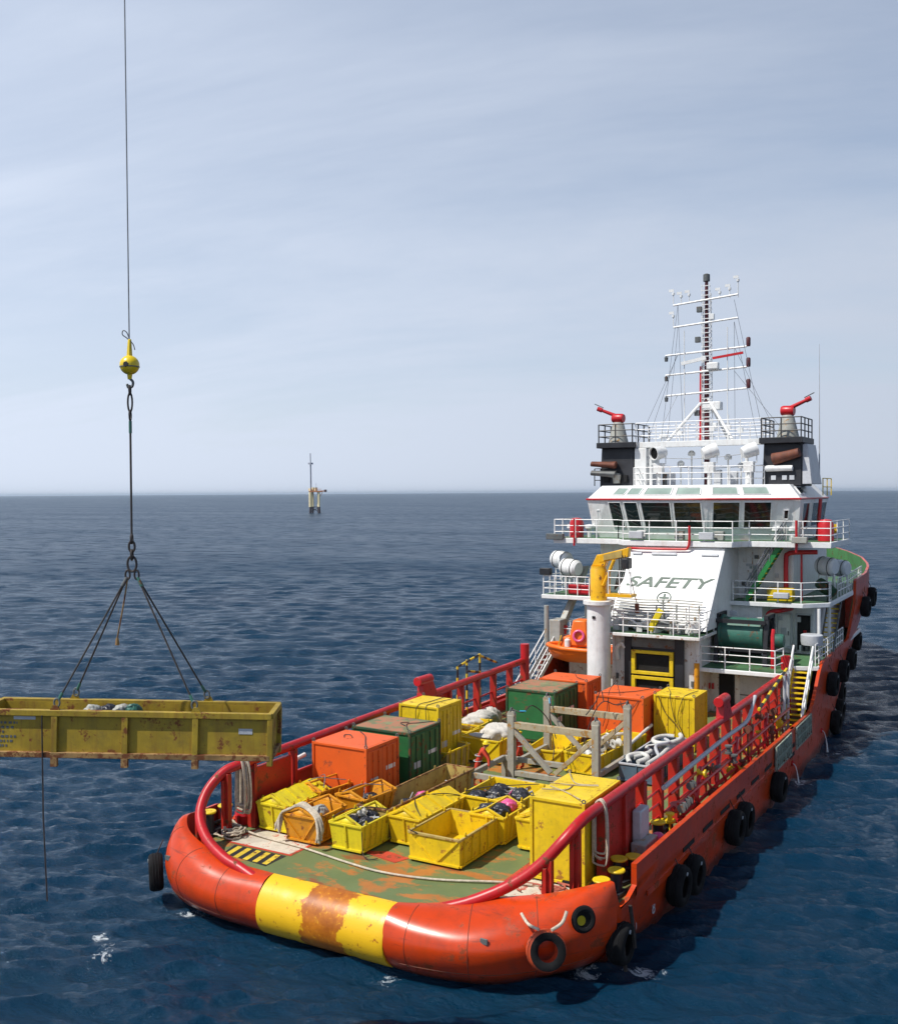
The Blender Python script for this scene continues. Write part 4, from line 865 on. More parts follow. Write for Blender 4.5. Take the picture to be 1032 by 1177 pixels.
# mast
mx0, my0 = 37.0, YC
g = MB(); g.tube([(mx0, my0, ZR), (mx0, my0, 20), (mx0, my0, 26.2)], [.17, .15, .10], 10); mast = g.build('mast', MASTRED, ship)
g = MB()
for y in (-.28, .22): g.bar((mx0-.3, my0+y, 14.2), (mx0-.26, my0+y, 25.9), .03)
for k in range(42): z = 14.3 + k*.28; g.bar((mx0-.3, my0-.28, z), (mx0-.3, my0+.22, z), .045)
g.build('mast_ladder', WHITE, mast)
g = MB(); g.tube([(mx0-.25, my0+.3, 16.5), (mx0-.2, my0+.28, 21)], .09, 7); g.build('mast_conduit', REDP, mast)
MB().lathe([(0, 26.1), (.2, 26.1), (.2, 26.5), (.1, 26.55), (0, 26.55)], (mx0, my0, 0), n=12).build('mast_head', GREYDK, mast)
for z, w, dz in ((24.9, 1.95, .35), (23.55, 1.95, .3), (21.85, 2.45, .25), (20.65, 2.45, .25), (19.4, 2.45, .25)):
    g = MB(); a, b = V((mx0-.3, my0+w, z-dz*.3)), V((mx0-.3, my0-w, z+dz*.5)); g.tube([a, b], .06, 8); arm = g.build('crossarm', WHITE, mast)
    if z < 22:
        MB().lathe([(0, 0), (.11, 0), (.13, .12), (.13, .48), (.08, .54), (0, .54)], b + V((0, -.1, .0)), n=10).build('nav_lamp', MASTRED, arm)
        MB().lathe([(0, -.35), (.1, -.35), (.12, -.1), (0, -.05)], a + V((0, -.05, 0)), n=10).build('nav_lamp', GREYDK, arm)
    else:
        for y, h_ in ((my0+w, .5), (my0+w*.75, .3), (my0+w*.5, .35), (my0-w*.45, .3), (my0-w*.75, .45), (my0-w, .9)):
            if z < 24 and y < my0+w*.9: continue
            t = MB(); t.tube([(mx0-.3, y, z), (mx0-.3, y, z+h_)], .03, 6); t.lathe([(0, 0), (.09, .03), (.09, .16), (0, .2)], (mx0-.3, y, z+h_), n=8); t.box((mx0-.3, y+.12, z+h_+.3), (.05, .3, .16)); t.build('wind_sensor', WHITE, arm)
g = MB()
for sy in (-.32, .32):
    g.tube([(mx0+.15, my0+sy, 16.4), (mx0+.12, my0+sy*.7, 25.4)], .03, 6)
for k in range(20):
    z = 16.5 + k*.44; g.tube([(mx0+.14, my0-.3, z), (mx0+.14, my0+.28, z+.44)], .018, 5); g.tube([(mx0+.14, my0+.3, z), (mx0+.14, my0-.28, z+.44)], .018, 5)
g.build('mast_lattice', WHITE, mast)
for z, y_ in ((22.6, .45), (23.9, -.4), (18.2, .5), (17.4, -.55), (24.4, .35)): MB().box((mx0-.3, my0+y_, z), (.22, .3, .34)).build('signal_box', random.Random(int(z*10)).choice((WHITE, GREYDK)), mast, bev=.02)
g = MB(); g.box((mx0-.45, my0-.5, 20.95), (.35, .7, .4)); g.build('radar_unit', WHITE, mast, bev=.05)
g = MB(); g.bar((mx0-.5, my0+1.4, 21.2), (mx0-.5, my0-.1, 21.45), .1, .2); g.build('radar_scanner', WHITE, mast); g = MB(); g.bar((mx0-.5, my0-.5, 21.4), (mx0-.5, my0-2.3, 21.6), .08, .14); g.build('radar_scanner', REDP, mast)
for dy, dx in ((2.0, -1.6), (-2.0, -1.6), (-1.0, 1.6), (1.0, 1.6)):
    z1 = 19.2; g = MB(); g.tube([(mx0, my0, z1), (mx0+dx, my0+dy, 16.4)], .09, 8); g.build('mast_strut', WHITE, mast)
MB().box((mx0, my0-.35, 18.6), (.6, 1.1, .5)).build('strut_box', WHITE, mast, bev=.05)
g = MB()
for (dz, y1, z1) in ((24.8, 2.6, 16.4), (23.5, 2.2, 16.4), (24.8, -3.6, 16.4), (23.5, -3.2, 16.4), (22, -4.4, 16.5), (19.4, 2.5, 17.5), (22.0, 3.4, 16.6), (21.8, 4.0, 16.6), (20.6, -4.9, 16.6), (24.8, 1.2, 16.4), (23.5, -1.9, 16.4)): g.tube([(mx0-.2, my0+(1.7 if y1 > 0 else -1.7), dz), (mx0-.8, my0+y1, z1)], .012, 4)
g.build('mast_stays', WIREG, mast)
for y in (my0+1.25, my0-1.35): MB().tube([(mx0-.4, y, 16.4), (mx0-.4, y, 23.2)], .03, 6).build('whip_aerial', WHITE, mast)
g = MB(); g.tube([(38.2, -7.2, ZR), (38.2, -7.2, 17.5), (38.2, -7.2, 22.0)], [.05, .03, .012], 6); g.build('whip_aerial', PALEGREY, ship)
railing([(38.2, -7.4, 13.2), (40.3, -7.5, 13.2)], 1.0, 2, 1.0, YELLOW)
# ---- deck crane on its pedestal
ped = MB(); ped.lathe([(0, DZ), (.62, DZ), (.62, 7.55), (.82, 7.6), (.82, 7.78), (.6, 7.8), (0, 7.8)], (26.3, 1.72, 0), n=28); crane = ped.build('crane', WHITE, ship, smooth=35)
g = MB(); g.lathe([(0, 7.8), (.44, 7.8), (.44, 9.4), (.40, 9.45), (.40, 9.6), (0, 9.6)], (26.3, 1.72, 0), n=26); g.build('crane_column', CRANEY, crane)
g = MB(); g.hexa([(26.1, 2.05, 9.6), (26.5, 2.05, 9.6), (26.5, 1.3, 9.6), (26.1, 1.3, 9.6)], [(26.1, 1.75, 10.2), (26.5, 1.75, 10.2), (26.5, 1.1, 10.25), (26.1, 1.1, 10.25)]); g.build('crane_head', CRANEY, crane, bev=.04)
g = MB(); g.hexa([(26.08, 1.6, 9.78), (26.48, 1.6, 9.78), (26.48, 1.6, 10.2), (26.08, 1.6, 10.2)], [(26.08, .02, 10.12), (26.48, .02, 10.12), (26.48, -.02, 10.62), (26.08, -.02, 10.62)]); g.build('crane_boom', CRANEY, crane, bev=.03)
g = MB(); g.hexa([(26.04, 1.35, 9.92), (26.078, 1.35, 9.92), (26.078, 1.35, 10.2), (26.04, 1.35, 10.2)], [(26.04, .35, 10.1), (26.078, .35, 10.1), (26.078, .35, 10.46), (26.04, .35, 10.46)]); g.build('boom_panel', TAN, crane)
g = MB(); g.tube([(26.0, 1.35, 8.6), (26.0, .75, 9.95)], .09, 8); g.build('boom_ram', CRANEY, crane)
g = MB(); g.bx(26.0, 26.6, -.02, .38, 9.5, 10.05); g.build('boom_sheave', BLACK, crane, bev=.05)
for k in range(4): MB().tube(arc([(26.1, .55-.12*k, 10.2), (26.0, .45-.1*k, 9.5), (26.1, .65-.1*k, 8.9), (26.2, .8, 8.4)], 4), .035, 6).build('crane_hose', WIRE, crane)
g = MB(); g.bx(25.8, 26.6, -.25, 1.15, 8.05, 8.2); g.bar((26.2, 1.1, 8.1), (26.2, 1.1, 9.3), .12); g.build('crane_platform', CRANEY, crane)
g = MB()
for z in (8.65, 9.05, 9.4): g.tube([(25.85, 1.0, z), (25.85, -.2, z)], .025, 6)
for y in (1.0, .4, -.2): g.tube([(25.85, y, 8.2), (25.85, y, 9.4)], .035, 6)
g.build('platform_railing', WHITE, crane)
MB().box((25.65, 1.75, 6.95), (.04, .16, .14)).build('name_plate', SHADEBLACK, crane)
g = MB(); g.tube([(26.3, .1, 9.6), (26.5, -.3, 7.7)], .02, 5); g.tube([(26.5, -.3, 7.7), (26.5, -.32, 7.2)], .12, 8); g.build('hook_block', BROWN, crane)
# ---- rescue boat davit
g = MB(); g.hexa([(30.2, 5.75, 5.2), (30.9, 5.75, 5.2), (30.9, 6.15, 5.2), (30.2, 6.15, 5.2)], [(33.4, 5.3, 9.0), (33.9, 5.3, 9.0), (33.9, 5.6, 9.0), (33.4, 5.6, 9.0)]); dv = g.build('boat_davit', GREY, ship, bev=.04)
MB().bx(30.0, 31.1, 5.6, 6.3, ZA, 6.1).build('davit_base', GREY, dv, bev=.05)
MB().tube([(30.1, 6.5, ZA), (30.1, 6.5, 6.9)], .14, 8).build('davit_post', GREY, dv)
MB().bx(29.9, 30.5, 5.0, 5.5, ZA, 4.75).build('davit_winch', GREYDK, dv, bev=.05)
# port side boarding ladder, fire fittings
stair('stairway', (30.4, 6.35, ZA), (27.0, 6.6, DZ), (0, 1, 0), .7, WHITE, GREY, (RAILW, .04), n=10)
for x, y in ((30.8, 6.0), (31.1, 5.0), (30.7, 5.6)):
    g = MB(); g.tube([(x, y, ZA), (x, y, ZA+1.0)], .09, 8); g.lathe([(0, 0), (.17, 0), (.17, .25), (0, .3)], (x, y, ZA+1.0), n=10); g.build('foam_hydrant', REDP, ship)
railing([(30.5, 3.5, ZA), (30.5, 4.6, ZA), (30.5, 6.4, ZA)], 1.1, 3, .6)
# striped boarding frame outside the port rail
def striped(name, a, b, ca, cb, r, step, sc=1.):
    m = bpy.data.materials.new(name); m.use_nodes = True; nt = m.node_tree; B = nt.nodes['Principled BSDF']; tc = nt.nodes.new('ShaderNodeTexCoord')
    d = V(b)-V(a); vm = nt.nodes.new('ShaderNodeVectorMath'); vm.operation = 'DOT_PRODUCT'; vm.inputs[1].default_value = d.normalized(); nt.links.new(tc.outputs['Object'], vm.inputs[0])
    f = nt.nodes.new('ShaderNodeMath'); f.operation = 'PINGPONG'; f.inputs[1].default_value = step; nt.links.new(vm.outputs['Value'], f.inputs[0])
    gt = nt.nodes.new('ShaderNodeMath'); gt.operation = 'GREATER_THAN'; gt.inputs[1].default_value = step*.5; nt.links.new(f.outputs[0], gt.inputs[0])
    x = nt.nodes.new('ShaderNodeMix'); x.data_type = 'RGBA'; nt.links.new(gt.outputs[0], x.inputs[0]); x.inputs[6].default_value = (*ca, 1); x.inputs[7].default_value = (*cb, 1)
    nt.links.new(x.outputs[2], B.inputs['Base Color']); B.inputs['Roughness'].default_value = .5; return m
MB().tube(POLE, .07, 8).build('striped_tube', striped('black_yellow_bands', *POLE, (.75, .52, .02), (.03, .03, .03), .06, .6), ship)
for a, b in (((19.4, 6.35, 1.9), (19.4, 6.35, 4.95)), ((20.6, 6.5, 1.9), (20.6, 6.5, 5.1)), ((21.6, 6.3, 1.9), (21.6, 6.3, 5.25)), ((19.4, 6.35, 4.95), (21.6, 6.3, 5.25)), ((21.6, 6.3, 5.2), (23.8, 6.5, 4.5)), ((20.3, 6.35, 4.6), (21.6, 6.3, 4.35))):
    MB().tube([a, b], .06, 8).build('striped_tube', striped('black_yellow_bands', a, b, (.75, .52, .02), (.02, .02, .022), .06, .42), ship)
MB().bx(21.5, 28.5, YC+7.25, YC+7.31, DZ, 2.5).build('port_bulwark_lining', POSTRED, ship)

# small fittings on the house sides: lamps, boxes, pipes, vents, cables
rd = random.Random(31)
for k in range(14):
    z = rd.choice((ZA+.3, ZA+1.2, ZA+1.9)); y = rd.uniform(-7.2, -5.3); MB().box((34.5, y, z), (.12, rd.uniform(.1, .3), rd.uniform(.15, .4))).build('wall_box', rd.choice((PALEGREY, GREYDK, WHITE, REDP)), mh, bev=.01)
for k in range(10):
    y = rd.uniform(-6.4, -3.9); z = rd.uniform(8.0, 10.1); MB().box((33.95, y, z), (.1, rd.uniform(.1, .35), rd.uniform(.1, .3))).build('wall_box', rd.choice((PALEGREY, WHITER, GREYDK)), uh, bev=.01)
for y in (-5.6, -4.4, -6.5):
    MB().tube([(33.92, y, ZB), (33.92, y, 10.3)], .03, 6).build('wall_pipe', WHITER, uh)
for k in range(6):
    y = 1.2 - k*.86; MB().tube([(27.36, y, DZ+1.5), (27.36, y+rd.uniform(-.05, .05), 5.9)], .03, 6).build('wall_pipe', WHITER, tower) if not (-2.6 < y < .65) else None
for y, x in ((6.3, 33.4), (5.2, 33.5), (-5.8, 33.6), (-6.6, 33.8)):
    MB().lathe([(0, 0), (.16, 0), (.16, .5), (.3, .55), (.3, .75), (0, .8)], (x, y, ZW), n=14).build('deck_vent', WHITE, ship)
for x, y in ((31.6, -3.2), (31.6, 1.2), (31.5, -1.0)):
    MB().box((x, y, ZW+.3), (.4, .5, .5)).build('deck_box', rd.choice((WHITER, GREY)), ship, bev=.02)
for (x, y, z, L_) in ((36.2, -1.5, 16.4, 1.4), (36.6, .6, 16.4, 1.1), (36.0, -3.2, 16.4, 1.2), (36.9, 1.8, 16.4, .9), (35.6, 1.2, 16.4, .7), (36.4, -2.4, 16.4, 1.6)):
    g = MB(); g.tube([(x, y, z), (x, y, z+L_)], .035, 6); g.box((x, y, z+L_*.55), (.2, .3, .25)); g.build('aerial_mount', WHITE, ship)
for a_, b_ in (((35.0, 2.6, 15.6), (35.0, -4.5, 15.7)), ((35.1, 2.6, 15.2), (36.5, -4.5, 15.0))):
    MB().tube(arc([a_, (V(a_)+V(b_))/2 - V((0, 0, .25)), b_], 8), .018, 5).build('cable', WIREG, ship)
# ================================================================== cargo on deck
def part(mb, name, mat, p, **k): return mb.build(name, mat, p, **k)
def container(name, label, x0, x1, y0, y1, zt, mats, doors='stbd', group='cargo containers on the main deck', ribs=True, z0=DZ+.02, slings=True):
    body, roof, frame = mats
    t = thing(name, label, 'container', ((x0+x1)/2, (y0+y1)/2, z0), group=group)
    e = .05; g = MB(); g.bx(x0+e, x1-e, y0+e, y1-e, z0+.14, zt-.03); g.build('shell', body, t, bev=.02)
    g = MB(); g.bx(x0+.09, x1-.09, y0+.09, y1-.09, zt-.03, zt+.004); g.build('roof', roof, t, bev=.01)
    w = .09
    for x in (x0, x1-w):
        for y in (y0, y1-w): MB().bx(x, x+w, y, y+w, z0, zt).build('corner_post', frame, t, bev=.008)
    for z in (z0+.05, zt-w): 
        for y in (y0+.006, y1-w-.006): MB().bx(x0+w, x1-w, y, y+w, z, z+w-.006).build('rail', frame, t, bev=.006)
        for x in (x0+.006, x1-w-.006): MB().bx(x, x+w, y0+w, y1-w, z, z+w-.006).build('rail', frame, t, bev=.006)
    for x in (x0+.05, x1-.05):
        for y in (y0+.05, y1-.05):
            g = MB(); ring(g, (x, y, zt+.06), (1, .3, 0), .05, .02, 10, 6); g.build('lifting_eye', GREYDK, t)
    if doors == 'stbd':
        y = y0; xm = (x0+x1)/2
        for a, b in ((x0+.14, xm-.01), (xm+.01, x1-.14)):
            d = MB(); d.bx(a, b, y+.012, y+.05, z0+.2, zt-.16); d = d.build('door', body, t, bev=.01)
            for xx in (a+(b-a)*.3, a+(b-a)*.7): MB().tube([(xx, y-.012, z0+.24), (xx, y-.012, zt-.2)], .02, 6).build('lock_bar', frame, d)
        MB().bx(x0+.3, x0+.75, y-.004, y+.01, z0+1.0, z0+1.25).build('data_plate', PALEGREY, t)
        MB().bx(xm+.2, xm+.8, y-.004, y+.01, z0+1.35, z0+1.5).build('data_plate', WHITE, t)
    if ribs == 'aft':
        for k in range(5): yy = y0+.3+(y1-y0-.6)*k/4; MB().bx(x0+.02, x0+.06, yy-.03, yy+.03, z0+.16, zt-.12).build('rib', body, t)
    for yy in ((y0*.68+y1*.32), (y0*.32+y1*.68)): MB().bx(x0+.0, x0+.06, yy-.16, yy+.16, z0+.02, z0+.14).build('fork_pocket', SHADEBLACK, t)
    return t
def sling(pts_list, label, r=.016, mat=WIRE, name='wire_sling', sleeves=()):
    c = V(pts_list[0][0]); g = MB()
    for p in pts_list: g.tube(arc(p, 6), r, 6)
    o = g.build(name, mat); ctr = sum((V(v.co) for v in o.data.vertices), V((0, 0, 0)))/len(o.data.vertices)
    for v in o.data.vertices: v.co -= ctr
    o.location = ctr; tag(o, label, 'sling', 'wire slings on the cargo'); ORG[o.name] = tuple(ctr)
    for s_ in sleeves: MB().tube(s_, .03, 8).build('sleeve', BLUESL, o)
    return o
container('cargo_container', 'orange cargo box beside the port rail behind the small skips', 6.1, 8.25, 2.5, 4.95, 4.32, (ORANGE, ORANGE, ORANGE))
container('cargo_container', 'dark green cargo box with faded roof, between orange and yellow boxes by the port rail', 8.7, 11.0, 2.3, 5.0, 4.36, (GREEN, GREENTOP, GREENDK))
container('cargo_container', 'tall yellow cargo box with black lashings by the port rail', 12.0, 13.95, 3.02, 4.95, 4.65, (YELLOW, YELLOW, YELLOW), ribs=False)
container('cargo_container', 'green cargo box with patchy rusty roof standing behind the grey frame', 18.5, 21.15, .72, 3.25, 4.35, (GREEN, GREENTOP, GREENDK), ribs=False)
container('cargo_container', 'orange cargo box half hidden behind the rusty roofed green box near the crane', 21.35, 23.2, .35, 2.85, 4.4, (ORANGE, ORANGE, ORANGE))
container('cargo_container', 'orange cargo box in front of the black and yellow gate, touching a yellow box', 19.25, 21.8, -3.2, -.88, 4.32, (ORANGE, ORANGE, ORANGE), doors='', ribs=False)
container('cargo_container', 'yellow cargo box beside the orange box in front of the gate', 20.4, 22.4, -5.15, -3.27, 4.35, (YELLOW, YELLOW, YELLOW), doors='', ribs='aft')
container('cargo_container', 'large yellow cargo box at the starboard stern behind the red rail', 3.6, 6.5, -6.95, -5.18, 4.42, (YELLOW, YELLOW, YELLOW), doors='', ribs=False)
sling([[(6.2, 2.6, 4.4), (6.9, 3.1, 4.36), (7.6, 3.6, 4.36), (8.1, 4.2, 4.37)], [(7.2, 3.9, 4.35), (7.5, 4.2, 4.35), (7.4, 4.4, 4.35), (7.1, 4.2, 4.35)]], 'dark wire sling lying across the roof of the orange box by the port rail')
sling([[(9.0, 2.6, 4.42), (9.9, 3.2, 4.39), (10.3, 2.9, 4.39), (10.8, 2.5, 4.4)], [(9.6, 3.1, 4.4), (9.9, 3.5, 4.4), (10.2, 3.3, 4.39)]], 'dark wire sling on the faded roof of the green box by the port rail')
sling([[(13.8, 3.8, 4.7), (12.8, 3.9, 4.68), (12.02, 4.0, 4.66), (11.97, 4.1, 4.2), (11.97, 3.9, 3.6)], [(13.7, 3.3, 4.7), (12.5, 3.6, 4.68), (11.97, 3.6, 4.6), (11.97, 3.55, 3.8)]], 'dark lashing hanging over the tall yellow box by the port rail', name='lashing')
sling([[(21.4, .5, 4.5), (22.2, 1.2, 4.42), (22.9, 1.6, 4.43)]], 'dark wire sling on the half hidden orange box roof')
sling([[(19.3, -1.2, 4.4), (19.9, -1.7, 4.36), (20.6, -2.4, 4.36), (21.6, -3.0, 4.4)], [(19.9, -1.7, 4.9), (19.4, -1.55, 4.5), (19.2, -1.5, 3.6), (19.2, -1.3, 2.9)], [(19.3, -3.1, 4.4), (19.2, -2.6, 3.7), (19.2, -2.1, 3.1), (19.2, -1.9, 2.7)], [(19.9, -1.7, 4.9), (19.5, -2.0, 4.4), (19.2, -2.2, 3.9), (19.2, -2.6, 3.5)]], 'dark wire slings trailing over the orange box in front of the gate')
sling([[(21.8, -3.5, 4.4), (20.9, -3.9, 4.38), (20.36, -4.05, 4.3), (20.36, -4.2, 3.5), (20.36, -4.3, 3.2)], [(20.36, -3.5, 4.3), (20.36, -3.8, 3.6), (20.36, -4.2, 3.2), (20.36, -4.5, 2.8)], [(21.8, -4.9, 4.4), (20.7, -4.7, 4.38), (20.36, -4.6, 4.2), (20.36, -4.4, 3.3), (20.36, -4.8, 2.4)]], 'dark wire slings draped down the yellow box in front of the gate')
sling([[(3.75, -6.75, 4.5), (4.4, -6.0, 4.45), (4.6, -5.4, 4.5)], [(4.9, -5.25, 4.5), (5.2, -6.0, 4.45), (5.3, -6.7, 4.5)], [(6.3, -5.3, 4.5), (5.4, -5.9, 4.45), (5.5, -6.6, 4.46)], [(4.2, -5.3, 4.5), (4.6, -5.9, 4.45), (5.2, -5.9, 4.45)]], 'pale wire slings coiled on the big yellow box at the starboard stern', mat=GREYRUST, r=.02)

# ---- skips
def skip(label, loc, rz, L, W, H, mat, rim=None, flare=.12, peak=0., lid=None, cross=True, ends='x', group='open skips on the main deck', t=.05, side_ribs=4, legs=.08, name='cargo_skip', rib_mat=None, lip=None):
    """local x runs along the length, z up"""
    o = thing(name, label, 'skip', loc, R(rz), group, local=True); rim = rim or mat; rib_mat = rib_mat or mat
    l, w = L/2, W/2; lb, wb = l-flare, w-flare*.8; z0 = legs
    B = [(-lb, -wb, z0), (lb, -wb, z0), (lb, wb, z0), (-lb, wb, z0)]; T = [(-l, -w, H), (l, -w, H), (l, w, H), (-l, w, H)]
    g = MB(); g.add(B + T, [(3,2,1,0), (0,1,5,4), (1,2,6,5), (2,3,7,6), (3,0,4,7)])
    Bi = [(x*(1-t/l), y*(1-t/w), z0+t) for x, y, _ in B]; Ti = [(x*(1-t/l), y*(1-t/w), H) for x, y, _ in T]
    g.add(Bi + Ti, [(0,1,2,3), (4,5,1,0), (5,6,2,1), (6,7,3,2), (7,4,0,3)])
    g.add(T + Ti, [(0,1,5,4), (1,2,6,5), (2,3,7,6), (3,0,4,7)])
    g.build('body', mat, o, smooth=0, fix=True)
    b = .075
    for p, q in zip(T, T[1:] + T[:1]): MB().bar(p, q, b, b).build('rim_bar', lip or rim, o, bev=.008)
    if peak:
        for x in (-l, l):
            g = MB(); g.bar((x, -w, H), (x, 0, H+peak), b*.9, b*.9); g.bar((x, 0, H+peak), (x, w, H), b*.9, b*.9); pk = g.build('peak_frame', rim, o, bev=.006)
            MB().add([(x*.995, -w, H), (x*.995, 0, H+peak-.02), (x*.995, w, H)], [(0, 1, 2)]).build('gusset', mat, o, solid=.02)
        MB().bar((-l, 0, H+peak), (l, 0, H+peak), b*.8, b*.8).build('ridge_bar', rim, o, bev=.006)
    elif cross: MB().bar((0, -w, H), (0, w, H), b, b).build('cross_bar', rim, o, bev=.006)
    def on(face, u, v, off=.02):
        a, c, d, e = {'-x': (B[0], B[3], T[3], T[0]), '+x': (B[1], B[2], T[2], T[1]), '-y': (B[0], B[1], T[1], T[0]), '+y': (B[3], B[2], T[2], T[3])}[face]
        a, c, d, e = map(V, (a, c, d, e)); p = (a+(c-a)*u)*(1-v) + (e+(d-e)*u)*v
        n = {'-x': V((-1,0,0)), '+x': V((1,0,0)), '-y': V((0,-1,0)), '+y': V((0,1,0))}[face]; return p + n*off
    for f in ('-x', '+x'):
        if ends == 'x':
            for (u0, v0, u1, v1) in ((.04, .95, .46, .05), (.96, .95, .54, .05)): MB().bar(on(f, u0, v0), on(f, u1, v1), .055, .05, up=(1, 0, 0)).build('brace', rib_mat, o)
        elif ends == 'n':
            MB().bar(on(f, .5, 0), on(f, .5, 1), .05, .07, up=(1, 0, 0)).build('brace', rib_mat, o)
            for (u0, v0, u1, v1) in ((.04, .95, .46, .1), (.96, .95, .54, .1)): MB().bar(on(f, u0, v0), on(f, u1, v1), .05, .045, up=(1, 0, 0)).build('brace', rib_mat, o)
        else: MB().bar(on(f, .5, 0), on(f, .5, 1), .05, .06, up=(1, 0, 0)).build('brace', rib_mat, o)
        MB().bar(on(f, 0, .03), on(f, 1, .03), .06, .08, up=(1, 0, 0)).build('foot_bar', rib_mat, o)
    for f in ('-y', '+y'):
        for k in range(side_ribs):
            u = (k+.5)/side_ribs if ends != 'n' else k/(side_ribs-1)
            MB().bar(on(f, u, 0), on(f, u, 1), .05, .06, up=(0, 1, 0)).build('side_rib', rib_mat, o)
        MB().bar(on(f, 0, .03), on(f, 1, .03), .06, .08, up=(0, 1, 0)).build('foot_bar', rib_mat, o)
    for x in (-lb*.7, lb*.7):
        for y in (-wb*.7, wb*.7): MB().bx(x-.12, x+.12, y-.06, y+.06, 0, z0+.01).build('foot', rib_mat, o)
    for x in (-l*.72, l*.72):
        for y in (-w, w):
            g = MB(); g.box((x, y, H+.05), (.12, .03, .1)); ring(g, (x, y*1.0, H+.11), (0, 1, 0), .04, .015, 10, 6); g.build('lifting_lug', rib_mat, o)
    if lid:
        n = 11; rows = []
        xa, xb = (-l+.05, l-.05) if lid == 1 else (-l+.05, l*lid)
        g = MB(); ns = int((xb-xa)/.22)
        for k in range(ns+1):
            x = xa + (xb-xa)*k/ns; dz = .018 if k % 2 else 0
            rows.append([(x, w-.03, H+.02+dz), (x, w*.35, H+(peak or .25)*.72+dz), (x, 0, H+(peak or .25)+.03+dz), (x, -w*.35, H+(peak or .25)*.72+dz), (x, -w+.03, H+.02+dz)])
        g.grid(rows); g.build('lid', mat, o, smooth=0, solid=.02)
        for k in range(0, ns, 3):
            x = xa + (xb-xa)*k/ns; g = MB(); g.bar((x, w, H+.05), (x, 0, H+(peak or .25)+.07), .04, .04); g.bar((x, 0, H+(peak or .25)+.07), (x, -w, H+.05), .04, .04); g.build('lid_rib', mat, o)
    return o
def bag(label, c, r, mat, name='rubbish_bag', sc=(1, 1, .7), cat='bag', group=None, seed=0):
    rd = random.Random(seed); g = MB(); g.sphere((0, 0, 0), r, 48, sc)
    ph = [rd.uniform(0, 6) for _ in range(8)]; vs = []
    for p in g.v:
        p = V(p); q = p/r; k = .92 + .08*math.sin(q.x*3+ph[0])*math.sin(q.y*4+ph[1]) + .06*math.sin(q.z*8+ph[2]+q.x*6) + .13*abs(math.sin(q.y*6+q.x*4+ph[3])) + .10*abs(math.sin(q.x*9-q.z*7+ph[4])) + .06*abs(math.sin(q.y*15-q.x*12+q.z*10+ph[5]))
        vs.append(p*k)
    g.v = [tuple(v) for v in vs]; o = g.build(name, mat, smooth=60); o.location = c; ORG[o.name] = tuple(c)
    return tag(o, label, cat, group)
D0 = DZ + .005
skip('empty yellow skip with pale worn rim nearest the stern roller', (4.45, -2.1, D0), 0, 2.6, 1.85, .92, YELLOW, flare=.03, cross=False, ends='x', side_ribs=5, lip=TAN, rib_mat=YELLOW)
skip('orange yellow skip draped with pale rope at the front of the port group', (3.4, 2.75, D0), 1, 1.65, 1.45, .95, ORANGEY, flare=.16, peak=.28, ends='x', side_ribs=4)
skip('lemon yellow open skip of black bags and cans beside the rope draped skip', (3.55, .95, D0), 0, 1.7, 1.3, .92, YELLOWG, flare=.1, peak=.3, ends='m', side_ribs=5)
skip('lidded lemon yellow skip closest to the port rail', (4.25, 4.3, D0), 0, 2.4, 1.35, .95, YELLOWG, flare=.1, peak=.32, lid=1, ends='m', side_ribs=5)
skip('orange yellow open skip behind the lidded skip at the port rail', (5.55, 3.95, D0+.1), -8, 1.6, 1.35, 1.0, ORANGEY, flare=.2, peak=.22, ends='x')
skip('orange yellow open skip between the orange box and the lemon yellow skips', (5.5, 2.1, D0+.1), -5, 1.7, 1.35, 1.0, ORANGEY, flare=.2, peak=.22, ends='x')
skip('long tan open basket lying in the middle of the deck', (7.25, .98, D0), 0, 5.9, 1.25, 1.02, TAN, rim=RUSTY, flare=.02, cross=False, ends='m', side_ribs=6, rib_mat=TAN, group=None)
skip('yellow skip with ribbed sloping lid beside the long tan basket', (5.55, -.38, D0), 0, 2.9, 1.25, .95, YELLOW, flare=.1, peak=.3, lid=1, ends='m', side_ribs=6)
skip('wide yellow skip of black rubbish bags behind the empty skip', (8.3, -1.95, D0), 0, 2.5, 2.2, 1.0, YELLOW, flare=.06, cross=False, ends='m', side_ribs=5)
skip('small yellow skip holding black and pink bags behind the empty skip', (6.35, -2.65, D0), 0, 1.5, 1.3, .95, YELLOW, flare=.12, peak=.26, ends='m', side_ribs=4)
skip('lidded yellow skip squeezed against the big yellow box', (6.4, -4.35, D0), 0, 1.6, 1.3, 1.05, YELLOW, flare=.1, peak=.25, lid=1, ends='m', side_ribs=4)
skip('worn gold open skip in front of the tall yellow box', (12.65, 3.2, D0), 0, 1.9, 1.5, .98, TAN, rim=YELLOW, flare=.04, cross=False, ends='x', side_ribs=4, rib_mat=YELLOW)
skip('yellow skip with diagonal braces carrying the nearer white sack', (15.4, 2.4, D0), 0, 2.1, 1.95, 1.0, YELLOW, flare=.02, cross=False, ends='x', side_ribs=4, rib_mat=YELLOWG)
skip('yellow open skip by the port rail with the farther white sack behind it', (16.7, 4.4, D0), 4, 2.6, 1.5, .95, YELLOW, flare=.06, cross=True, ends='x', side_ribs=4)
skip('yellow skip heaped with white hose fittings beside the grey frame', (17.0, -2.35, D0), -5, 4.6, 1.6, .85, YELLOW, flare=.04, cross=False, ends='x', side_ribs=6)
skip('slate blue basket of white hoses along the starboard rail', (17.1, -4.55, D0), 0, 5.0, 1.5, .75, BLUEBIN, rim=PALEGREY, flare=.02, cross=False, ends='m', side_ribs=6)
skip('yellow basket under the far end of the grey frame', (16.4, -.2, D0), 5, 2.8, 1.5, .72, YELLOW, flare=.05, cross=False, ends='x', side_ribs=4)
